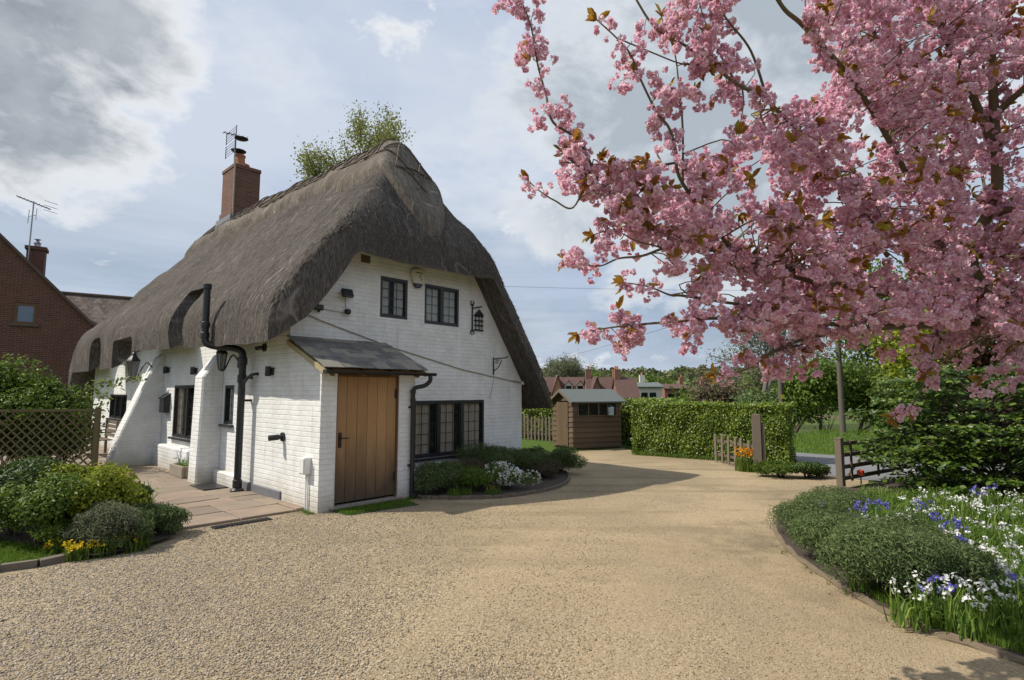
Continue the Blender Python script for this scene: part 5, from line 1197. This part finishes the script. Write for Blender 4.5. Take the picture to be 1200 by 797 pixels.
# ------------------------------------------------------------------ trees
def grow(mb, p, d, L, r, depth, tips, g, spread=.6, nkid=3, up=.15, minr=.004, wob=.16):
    pts, rs = [p], [r]; q = Vector(p); d = Vector(d).normalized(); n = 4
    for i in range(n):
        d = (d + Vector((g.gauss(0, wob), g.gauss(0, wob), g.gauss(0, wob * .7) + up * .3))).normalized(); q = q + d * (L / n); pts.append(q.copy()); rs.append(max(minr, r * (1 - .12 * (i + 1))))
    mb.tube(pts, rs, 7 if r > .05 else (5 if r > .015 else 3), False)
    if depth == 0: tips.append((pts, d.copy())); return
    for k in range(nkid):
        i = n if k == 0 else g.randint(2, n); a = d.orthogonal().normalized(); a.rotate(Matrix.Rotation(g.uniform(0, 6.283), 3, d)) if True else None
        nd = (d + a * spread * g.uniform(.6, 1.35) * (.45 if k == 0 else 1) + Vector((0, 0, up))).normalized(); grow(mb, pts[i], nd, L * g.uniform(.62, .85), rs[i] * (.82 if k == 0 else .62), depth - 1, tips, g, spread, nkid, up, minr, wob)
def tree(label, base, h, seed, leaf, mat, per, depth=5, spread=.6, nkid=3, r=None, up=.15, bark='bark', clump=.35, trunk=.30, name='tree', group=None, stems=1, aspect=.55, minr=.012, squash=1.0):
    g = random.Random(seed); t = empty(name, base, 0, label, 'tree', group); mb, tips = MB(), []
    for s in range(stems):
        d = Vector((0, 0, 1)) if stems == 1 else Vector((math.cos(s * 6.283 / stems) * .35, math.sin(s * 6.283 / stems) * .35, 1))
        grow(mb, Vector((0, 0, -.1)), d, h * trunk, r or h * .022, depth, tips, g, spread, nkid, up, minr)
    zmax = max(q.z for pts, _ in tips for q in pts); sc = h / zmax; mb.v = [(x * sc * squash, y * sc * squash, z * sc) for x, y, z in mb.v]
    mb.build('trunk', M[bark], t, True)
    if per:
        C = np.array([[q.x * sc * squash, q.y * sc * squash, q.z * sc] for pts, _ in tips for q in pts[1:]]); P = np.repeat(C, per, 0) + rng.normal(0, clump, (len(C) * per, 3)); V, F = leaf_geo(P, rng.normal(0, 1, P.shape) + np.array([0, 0, .6]), leaf, aspect, .15, .6); np_mesh('crown', V, F, M[mat], t)
    return t
def base(px, py, Y, dz=0):
    p = at(px, py, Y); return (p.x, Y, float(terrain(p.x, Y)) + dz)
tree('tall airy tree with fresh spring leaves rising behind the thatched ridge', base(450, 300, 24), 13.9, 5, .10, 'airy_leaf', 85, 5, .55, 3, .20, .2, 'grey_bark', .23, .30, squash=.88, minr=.02)
tree('rounded bare twigged tree standing beyond the village roofs', base(671, 440, 105), 12.6, 8, .28, 'silver_leaf', 4, 6, .55, 3, None, .18, 'grey_bark', .55, .22, squash=.95, minr=.03, stems=3)
tree('small green tree at the right foot of the bare twigged tree', base(690, 445, 98), 8.6, 18, .5, 'mid_leaf', 8, 4, .5, 3, None, .2, 'bark', .6, .2, squash=.5, minr=.03)
tree('wide bare oak with twisted boughs behind the clipped hedge', base(898, 470, 38), 9.6, 21, .16, 'silver_leaf', 2, 6, .75, 3, .42, .02, 'grey_bark', .35, .24, squash=1.0, minr=.018)
for (px, Y, h, w, k, ls, mat, sd, lab) in ((968, 27, 3.9, 2.3, 9000, .17, 'mid_leaf', 61, 'full green bush between the two utility poles'), (925, 30, 3.2, 1.7, 5000, .17, 'dark_leaf', 62, 'dark hedgerow bush left of the pole with the yellow plate'), (1012, 30, 4.4, 1.9, 6000, .18, 'laurel_leaf', 63, 'dark green bush behind the pale utility pole'), (1045, 26, 3.4, 1.9, 6000, .16, 'spring_leaf', 64, 'pale hedgerow bush right of the pale utility pole'), (850, 36, 3.6, 2.6, 5000, .2, 'heath', 65, 'brownish bare hedgerow bush below the wide oak'), (800, 45, 2.5, 2.6, 6000, .22, 'dark_leaf', 66, 'rounded dark evergreen bush in front of the cream house'), (890, 33, 3.0, 2.0, 5000, .2, 'santolina', 67, 'grey green bush at the foot of the wide oak'), (820, 42, 3.3, 2.2, 4000, .2, 'spring_leaf', 68, 'pale green bush left of the brownish hedgerow bush'), (1090, 24, 3.4, 2.4, 7000, .16, 'mid_leaf', 69, 'hedgerow bush behind the layered bush')):
    b_ = base(px, 480, Y); shrub('hedgerow_bush', lab, b_, (w, w * .7, h * .52), k, ls, mat, 'shrub', 'bushes of the hedgerow across the road', sd, .5, 13, .3)
tree('lime green tree above the layered bush on the right', base(1085, 420, 15.5), 4.7, 31, .13, 'lime_leaf', 9, 5, .6, 3, .10, .1, 'bark', .20, .24, squash=1.0)
tree('copper leaved small tree at the right edge above the layered bush', base(1168, 420, 13.5), 4.2, 33, .10, 'purple_leaf', 8, 5, .6, 3, .09, .1, 'bark', .16, .24, squash=.95)
tree('broad green tree behind the copper leaved one', base(1130, 420, 22), 7.0, 35, .16, 'mid_leaf', 7, 5, .6, 3, .16, .1, 'bark', .3, .26)

# ------------------------------------------------------------------ village beyond the hedge
def village_house(label, px0, px1, yr, ye, Y, wall='village_brick', roof='village_tile', chim=(), gable=None, dormers=(), depth=6.0, name='village_house'):
    a, b = at(px0, ye, Y), at(px1, ye, Y); g = float(terrain((a.x + b.x) / 2, Y)); t = empty(name, (a.x, Y, g), 0, label, 'house', 'village houses beyond the hedge'); L = b.x - a.x; HE = a.z - g; HR = at(px0, yr, Y + depth / 2).z - g
    w = MB(); w.box2((0, 0, -.5), (L, depth, HE)); w.prism([(0, .01, HE + .001), (0, depth - .01, HE + .001), (0, depth / 2, HR - .08)], (.25, 0, 0)); w.prism([(L - .25, .01, HE + .001), (L - .25, depth - .01, HE + .001), (L - .25, depth / 2, HR - .08)], (.25, 0, 0)); w.build('wall', M[wall], t)
    r = MB(); e = (HR - HE) / (depth / 2) * .35
    for s in (0, 1):
        y1 = -.35 if s == 0 else depth + .35; r.prism([(-.2, depth / 2, HR), (-.2, y1, HE - e + .05), (-.2, y1, HE - e + .2), (-.2, depth / 2, HR + .15)], (L + .4, 0, 0))
    ro = r.build('roof', M[roof], t)
    for c in chim:
        m = MB(); cx_ = L * c; m.box2((cx_ - .4, depth / 2 - .35, HR - .8), (cx_ + .4, depth / 2 + .35, HR + 1.3)); ck = m.build('chimney', M['village_brick'] if wall != 'village_cream' else M['village_cream'], t)
        m = MB(); m.lathe((cx_, depth / 2, HR + 1.301), [(.16, 0), (.13, .45)], 8); m.build('chimney_pot', M['pebbledash'], ck)
    for (f0, f1, yt, col) in (gable or ()):
        x0, x1 = L * f0, L * f1; zt_ = at(px0, yt, Y - 1.0).z - g; m = MB(); m.prism([(x0, -1.2, 0), (x1, -1.2, 0), (x1, -1.2, HE - .3), ((x0 + x1) / 2, -1.2, zt_), (x0, -1.2, HE - .3)], (0, 3.4, 0)); gw = m.build('front_gable', M[col], t)
        m = MB(); mid = (x0 + x1) / 2
        for s in (x0 - .2, x1 + .2): m.prism([(mid, -1.45, zt_ + .1), (s, -1.45, HE - .55), (s, -1.45, HE - .4), (mid, -1.45, zt_ + .28)], (0, 4.2, 0))
        m.build('gable_roof', M[roof], t)
        m = MB(); m.box2((mid - .35, -1.24, HE - .9), (mid + .35, -1.203, HE - .1)); m.build('window', M['dark_glass'], gw)
    for f in dormers:
        x = L * f; m = MB(); m.prism([(x - .6, .35, HE - .1), (x + .6, .35, HE - .1), (x + .6, .35, HE + .9), (x, .35, HE + 1.6), (x - .6, .35, HE + .9)], (0, 2.4, 0)); dm = m.build('dormer', M['village_cream'], t)
        m = MB(); m.box2((x - .4, .30, HE + .05), (x + .4, .347, HE + .85)); m.build('window', M['dark_glass'], dm)
        m = MB()
        for s in (-.75, .75): m.prism([(x, .2, HE + 1.63), (x + s, .2, HE + .75), (x + s, .2, HE + .85), (x, .2, HE + 1.75)], (0, 2.6, 0))
        m.build('dormer_roof', M[roof], dm)
    m = MB(); 
    for f in (.25, .6):
        o = MB(); o.box2((L * f - .5, -.04, HE - 2.0), (L * f + .5, -.003, HE - .8)); o.build('window', M['dark_glass'], t)
    return t
village_house('long red roofed house with a pointed pink gable and two pale dormers', 612, 688, 443, 459, 82, gable=[(.46, .62, 441, 'gable_brick'), (.05, .22, 452, 'village_brick')], dormers=(.72, .9))
village_house('tall red tiled house whose long ridge stands right above the shed', 690, 742, 443, 463, 78, chim=(.06, .70), gable=[(.02, .3, 443, 'village_brick')])
village_house('short red roofed house between the tall one and the cream house', 726, 749, 444, 466, 74, chim=(.12,))
village_house('cream rendered house with a grey roof and a pale chimney', 748, 776, 449, 454, 86, 'village_cream', 'felt', chim=(.35,))
village_house('low brick house with a dull red roof right of the cream one', 779, 808, 451, 456, 92, 'village_brick', 'village_tile', chim=(.9,))
village_house('small half hidden brick house among trees right of the low one', 808, 836, 453, 459, 95, 'village_brick', 'village_tile', chim=(.8,))
# hedgerow trees between and behind the houses, then far woodland
vg = random.Random(12)
for i, (px, Y, h) in enumerate(((648, 118, 8), (712, 122, 8.5), (736, 130, 8), (765, 126, 9), (800, 120, 8), (838, 112, 8.5), (860, 90, 7), (812, 74, 5.5), (838, 66, 5.5), (872, 60, 6), (905, 70, 8), (626, 110, 7), (890, 110, 9), (925, 60, 8), (960, 70, 9), (1000, 60, 9))):
    kind = i % 4; b_ = base(px, 450, Y)
    tree(('dull green hedgerow tree far off behind the village roofs', 'brown bare hedgerow tree far off behind the village roofs', 'fresh green hedgerow tree far off behind the village roofs', 'dark green hedgerow tree far off behind the village roofs')[kind], b_, h, 100 + i, .7, ('santolina', 'heath', 'spring_leaf', 'mid_leaf')[kind], 7, 3, .65, 3, None, .15, 'bark', .8, .28, 'tree', 'far hedgerow trees', minr=.05)
def woodland():
    Ps, Ns = [], []; g = np.random.default_rng(3)
    for i in range(620):
        Y = g.uniform(150, 620); X = g.uniform(-.35, 1.25) * Y
        if g.uniform() < .35: Y = 420 + g.uniform(-40, 120)
        z = float(terrain(X, Y)); h = g.uniform(5, 10); w = g.uniform(4, 9); k = 110; d = norm(g.normal(0, 1, (k, 3))); Ps.append(d * np.array([w, w, h * .6]) * g.uniform(.5, 1, (k, 1)) + np.array([X, Y, z + h * .55])); Ns.append(d)
    V, F = leaf_geo(np.concatenate(Ps), np.concatenate(Ns) + np.array([0, 0, .4]), 3.0, .75, .1, .6); m = leafm('woodland', (.085, .115, .042), (.125, .165, .058), (.17, .16, .08), .3, .9, .05, (.012, (.15, .135, .08)))
    tag(np_mesh('far_woodland', V, F, m), 'far wooded slopes along the skyline beyond the village', 'woodland', kind='stuff')
woodland()

# ------------------------------------------------------------------ the flowering cherry
def cherry():
    g = random.Random(4); t = empty('cherry_tree', (5.9, 4.9, 0), 0, 'pink double flowering cherry tree spreading over the right side of the drive', 'tree'); O = t.location
    W = lambda px, py, d: at(px, py, d) - O
    root = Vector((0, 0, 0)); fork = Vector((-.25, -.1, 1.55))
    mb = MB(); fl = []; lf = []           # flower clusters (pos, size), leaf tufts (pos, dir)
    mb.tube(smooth_path([root + Vector((0, 0, -.1)), Vector((.03, .02, .5)), Vector((-.08, .0, 1.05)), fork], 5), [.19 - .004 * k for k in range(16)], 12)
    # (points as pixel, pixel, distance; start radius; end radius; flower density per metre)
    limbs = [
        ([None, (1215, 386, 4.6), (1100, 381, 4.3), (1010, 386, 4.0), (940, 398, 3.8), (890, 420, 3.6)], .055, .006, 11),
        ([None, (1150, 335, 4.3), (1168, 225, 4.1), (1165, 135, 4.0), (1163, 40, 3.9), (1180, -60, 3.9)], .062, .018, 9),
        ([(1160, 160, 4.05), (1128, 85, 3.9), (1105, 35, 3.8), (1085, -40, 3.7)], .032, .012, 8),
        ([None, (1120, 362, 4.3), (980, 335, 3.9), (860, 298, 3.5), (775, 271, 3.3), (740, 252, 3.2), (700, 215, 3.1), (660, 180, 3.05)], .052, .005, 15),
        ([(700, 212, 3.1), (679, 166, 3.05), (648, 143, 3.0), (640, 112, 3.0), (630, 75, 2.95), (622, 30, 2.95), (608, -5, 2.95)], .010, .004, 8),
        ([(690, 205, 3.1), (672, 243, 3.05), (650, 235, 3.0), (634, 225, 3.0), (620, 213, 3.0)], .007, .003, 2.5),
        ([(1130, 340, 4.2), (1050, 180, 3.7), (998, 94, 3.4), (943, 32, 3.2), (917, 8, 3.1), (890, -40, 3.0)], .022, .010, 8),
        ([(1040, 300, 3.9), (960, 185, 3.5), (901, 120, 3.3), (863, 98, 3.2), (807, 56, 3.1), (769, 34, 3.1), (743, -5, 3.1)], .017, .006, 11),
        ([(860, 296, 3.5), (800, 215, 3.2), (792, 177, 3.15), (784, 150, 3.1), (770, 132, 3.1), (752, 96, 3.05), (739, 64, 3.05), (722, 44, 3.0), (700, 24, 3.0)], .014, .004, 7),
        ([(724, 45, 3.0), (765, 62, 3.05), (800, 75, 3.1), (830, 75, 3.1)], .005, .004, 1.5),
        ([(800, 215, 3.2), (800, 150, 3.15), (795, 95, 3.1), (790, 60, 3.1), (775, 20, 3.1)], .008, .003, 8),
        ([(900, 120, 3.3), (880, 60, 3.2), (850, 20, 3.1), (830, -20, 3.1)], .010, .004, 8),
        ([(863, 98, 3.2), (842, 60, 3.15), (826, 25, 3.1), (815, -15, 3.1)], .007, .003, 8),
        ([(880, 320, 3.6), (800, 290, 3.3), (752, 300, 3.2), (725, 303, 3.15), (700, 312, 3.1), (666, 304, 3.05)], .012, .003, 9),
        ([(775, 290, 3.25), (745, 282, 3.2), (720, 270, 3.15), (696, 275, 3.1)], .006, .003, 9),
        ([(960, 365, 3.9), (877, 358, 3.6), (803, 347, 3.4), (786, 346, 3.35), (760, 336, 3.3), (731, 331, 3.25)], .014, .003, 7),
        ([(1010, 384, 4.0), (945, 377, 3.8), (843, 373, 3.5), (792, 377, 3.4), (752, 380, 3.3), (708, 385, 3.2), (678, 392, 3.15)], .018, .003, 11),
        ([(940, 404, 3.8), (900, 415, 3.6), (885, 428, 3.5), (865, 436, 3.45), (838, 438, 3.4)], .009, .003, 6),
        ([(1150, 340, 4.3), (1110, 250, 4.5), (1050, 120, 4.4), (1020, 20, 4.3), (1010, -50, 4.2)], .03, .012, 9),
        ([(1165, 135, 4.0), (1215, 90, 3.7), (1270, 40, 3.5)], .03, .015, 8), ([(1168, 250, 4.1), (1230, 230, 3.7), (1290, 200, 3.5)], .03, .015, 8),
        ([(1150, 300, 4.25), (1210, 300, 3.8), (1260, 290, 3.6)], .025, .012, 8), ([None, (1290, 250, 5.2), (1260, 100, 5.4), (1240, -40, 5.6)], .08, .03, 8), ([None, (1180, 380, 5.3), (1080, 300, 5.6), (1000, 200, 5.8), (960, 120, 5.8)], .06, .014, 9),
        ([None, (1250, 420, 6.0), (1180, 330, 6.4), (1150, 200, 6.6)], .06, .014, 9),
        ([(1215, 386, 4.6), (1150, 400, 4.3), (1100, 425, 4.1), (1085, 438, 4.05)], .009, .003, 4), ([(1100, 381, 4.3), (1085, 440, 4.1), (1072, 470, 4.0), (1045, 490, 4.0)], .008, .003, 4), ([(1215, 386, 4.6), (1175, 420, 4.3), (1150, 442, 4.2)], .008, .003, 4),
    ]
    allpts = []
    def cluster(p, s=1.0): fl.append((Vector(p), s * g.uniform(.8, 1.2)))
    def tuft_l(p, d, n=4): lf.append((Vector(p), Vector(d).normalized(), n))
    def twig(p, d, L, r=.0035):
        q = p + d * L * .5 + Vector((g.gauss(0, .02), g.gauss(0, .02), g.gauss(0, .02))); e = p + d * L + Vector((0, 0, -.06 * L)); mb.tube([p, q, e], [r, r * .8, r * .55], 3, False); return q, e
    for pts, r0, r1, dens in limbs:
        P = [fork.copy() if q is None else W(*q) for q in pts]; path = smooth_path(P, 7); n = len(path)
        mb.tube(path, [r0 + (r1 - r0) * (k / (n - 1)) ** .7 for k in range(n)], 10 if r0 > .03 else 6)
        for k in range(1, n):
            a, b = path[k - 1], path[k]; seg = (b - a).length; rr = r0 + (r1 - r0) * (k / n) ** .7; allpts.append(b)
            if rr > .045: continue
            m = dens * seg; m = int(m) + (g.random() < m - int(m))
            for _ in range(m):
                p = a.lerp(b, g.random()); d = Vector((g.gauss(0, 1), g.gauss(0, 1), g.gauss(.1, 1))).normalized(); L = g.uniform(.05, .20) if rr < .02 else g.uniform(.1, .3); q, e = twig(p, d, L)
                cluster(e + Vector((0, 0, -.03)))
                if g.random() < .5: cluster(q, .85)
                if g.random() < .42: tuft_l(e, d, g.randint(2, 5))
        e = path[-1]; d = (path[-1] - path[-3]).normalized(); tuft_l(e, d, 7)
        if r1 < .006: cluster(e - d * .06, 1.1)
    # the mass of the crown: twigs reach out from the nearest limb into the volume
    A = np.array([tuple(p) for p in allpts])
    poly = [(655, 160), (690, 185), (725, 190), (790, 195), (850, 172), (890, 135), (925, 130), (968, 112), (985, 60), (945, 20), (930, -60), (1330, -60), (1330, 400), (1210, 392), (1080, 374), (1010, 378), (960, 380), (905, 392), (868, 376), (800, 345), (790, 325), (740, 270), (690, 230), (665, 205)]
    pg = np.array(poly, float); N = 0; rs = np.random.default_rng(11)
    holes = [(948, 90, 26), (1140, 105, 9), (865, 345, 30), (800, 335, 25), (1118, 250, 8), (1016, 250, 9), (760, 345, 20), (935, 150, 10)]
    while N < 1950:
        px, py = rs.uniform(645, 1330), rs.uniform(-60, 430)
        if not in_poly(np.array([[px, py]]), pg)[0]: continue
        lo = 2.9 + .0009 * max(0, px - 700); hi = lo + .45 + .0036 * max(0, px - 660); D = rs.uniform(lo, hi)
        if any((px - hx) ** 2 + (py - hy) ** 2 < hr * hr for hx, hy, hr in holes): continue
        if px < 820 and rs.uniform() < .35: continue
        if mnoise.noise(Vector((px * .016, py * .016, 3.3))) < -.16 and rs.uniform() < .75: continue
        if abs(px - 1163) < 27 and 95 < py < 340 and D < 4.25: continue
        p = W(px, py, D); dd = ((A - np.array(p)) ** 2).sum(1); j = int(dd.argmin()); q = Vector(A[j]); N += 1
        L = (p - q).length
        if L < .55 and g.random() < .6: mb.tube(smooth_path([q, q.lerp(p, .55) + Vector((g.gauss(0, .04), g.gauss(0, .04), .04)), p], 3), [.006, .0055, .005, .0045, .004, .0035, .003], 3, False)
        cluster(p, g.uniform(.9, 1.25))
        if g.random() < .30: tuft_l(p + Vector((g.gauss(0, .03), -.07, .03)), Vector((g.gauss(0, 1), g.gauss(-.6, 1), g.gauss(.3, .6))), g.randint(4, 8))
    mb.build('trunk', M['cherry_bark'], t, True)
    # blossom: every cluster is a bunch of double flowers, every flower a pompom of ruffled petals
    C, S = np.array([tuple(p) for p, s in fl]), np.array([s for p, s in fl]); per = 9
    d = norm(rng.normal(0, 1, (len(C) * per, 3)) * [1, 1, .8] + [0, 0, -.15]); FC = np.repeat(C, per, 0) + d * (np.repeat(S, per) * rng.uniform(.030, .074, len(C) * per))[:, None]; keep = rng.uniform(0, 1, len(FC)) < .93; FC, d = FC[keep], d[keep]
    npet = 20; pd = norm(np.repeat(d, npet, 0) * .55 + rng.normal(0, .75, (len(FC) * npet, 3))); R_ = np.repeat(rng.uniform(.021, .030, len(FC)), npet)
    PP = np.repeat(FC, npet, 0) + pd * (R_ * rng.uniform(.1, .45, len(R_)))[:, None]
    V, F = leaf_geo(PP, np.repeat(d, npet, 0), R_[:, None] * .72, 1.15, .25, .75, .3, pd); np_mesh('blossom', V, F, M['petal'], t)
    n = np.array([k for p, dd_, k in lf]); LP = np.repeat(np.array([tuple(p) for p, dd_, k in lf]), n, 0); LD = np.repeat(np.array([tuple(dd_) for p, dd_, k in lf]), n, 0)
    V, F = leaf_geo(LP, rng.normal(0, .4, LP.shape) + [0, 0, .8], .074, .40, .16, .9, .3, norm(LD + rng.normal(0, .7, LP.shape) + [0, 0, -.25])); np_mesh('leaves', V, F, M['bronze_leaf'], t)
    print('cherry', len(C), 'clusters', len(FC), 'flowers')
cherry()

# ------------------------------------------------------------------ loose chippings on the drive
def chippings():
    k = 230000; r = 3.0 + 9.0 * rng.uniform(0, 1, k) ** 1.5; a = rng.uniform(-.85, .62, k); x, y = r * np.sin(a), r * np.cos(a); ins = in_poly(np.stack([x, y], 1), [(p[0], p[1]) for p in gravel_poly])
    hx, hy = x - HO.x, y - HO.y; u = hx * GV.x + hy * GV.y; v = hx * SV.x + hy * SV.y; ins &= ~((u > -.02) & (v > -.02) & (u < 5.4)); ins &= ~((u < .02) & (v > .32) & (u > -4)); ins &= ~((u < -1.7) & (v > -.3) & (v < 6.6)) & ~((u > 1.3) & (u < 5.9) & (v > -1.2) & (v < 1.2) & (v > -1.2 + .0 * u))
    lk = np.array([[p.x, p.y] for p in LK]); ins &= ~in_poly(np.stack([x, y], 1), [(-8, 3.2), (LK[0].x, LK[0].y - .05), (LK[3].x + .08, LK[3].y - .05), (-4.0, 6.2), (-9, 9)])
    # thinner in the compacted wheel tracks to the right
    track = np.array([mnoise.noise(Vector((q * .5, w * .5, 0))) for q, w in zip(x, y)]); dens = np.clip(.80 - .30 * (x + 1.6) + 1.0 * track, .34, 1); ins &= rng.uniform(0, 1, k) < dens
    mid = np.array([tuple(p)[:2] for p in smooth_path([(-.6, 1.5, 0), (-.1, 3.2, 0), (.5, 5.2, 0), (1.6, 7.6, 0), (3.4, 9.4, 0), (6.0, 10.9, 0)], 14)])
    dm = np.min(np.hypot(x[:, None] - mid[None, :, 0], y[:, None] - mid[None, :, 1]), 1); rut = np.exp(-((dm - .72) / .30) ** 2); ins &= rng.uniform(0, 1, k) > .86 * rut
    x, y = x[ins], y[ins]; k = len(x); s = rng.uniform(.0030, .0064, k) * np.clip(.92 - .09 * x, .62, 1) * (1 + .5 * (rng.uniform(0, 1, k) > .93))
    cube = np.array([[-1, -1, -1], [1, -1, -1], [1, 1, -1], [-1, 1, -1], [-1, -1, 1], [1, -1, 1], [1, 1, 1], [-1, 1, 1]], float); faces = np.array([[0, 3, 2, 1], [4, 5, 6, 7], [0, 1, 5, 4], [1, 2, 6, 5], [2, 3, 7, 6], [3, 0, 4, 7]])
    V = cube[None] * (1 + rng.uniform(-.45, .25, (k, 8, 3))) * np.stack([s * rng.uniform(.8, 1.5, k), s * rng.uniform(.6, 1.1, k), s * rng.uniform(.30, .55, k)], 1)[:, None, :]
    t_, w_, n_ = frames(np.tile([0., 0., 1.], (k, 1)), .35); V = V[..., 0:1] * t_[:, None] + V[..., 1:2] * w_[:, None] + V[..., 2:3] * n_[:, None] + np.stack([x, y, s * .35], 1)[:, None]
    F = (np.arange(k) * 8)[:, None, None] + faces[None]; tag(np_mesh('loose_gravel', V.reshape(-1, 3), F.reshape(-1, 4), M['stone_chip']), 'loose buff and grey chippings scattered over the drive', 'gravel', kind='stuff')
chippings()

# ------------------------------------------------------------------ weeds at the edges of the gravel
def edge_weeds():
    pts = []
    for p in BED_EDGE:
        for _ in range(3 if mnoise.noise(Vector((p.x * 1.7, p.y * 1.7, 5))) > .05 else 0): pts.append((p.x - abs(rnd.gauss(0, .07)) - .03, p.y + rnd.gauss(0, .06)))
    for k in range(170): q = hw(-.06 - abs(rnd.gauss(0, .06)), rnd.uniform(.36, 7.4)); pts.append((q.x, q.y))
    for k in range(60): q = hw(-.05 - abs(rnd.gauss(0, .05)), rnd.uniform(.0, .34)); pts.append((q.x, q.y))
    for k in range(70): q = hw(rnd.uniform(1.4, 1.7), -.05 - abs(rnd.gauss(0, .08))); pts.append((q.x, q.y))
    P = np.array([(x + rnd.gauss(0, .012), y + rnd.gauss(0, .012), .004 if True else 0) for x, y in pts for _ in range(3)])
    V, F = blade_geo(P, .035, .007, .9); tag(np_mesh('edge_weeds', V, F, M['mid_leaf']), 'tiny weeds along the wall foot and the bed edge', 'weeds', kind='stuff')
edge_weeds()
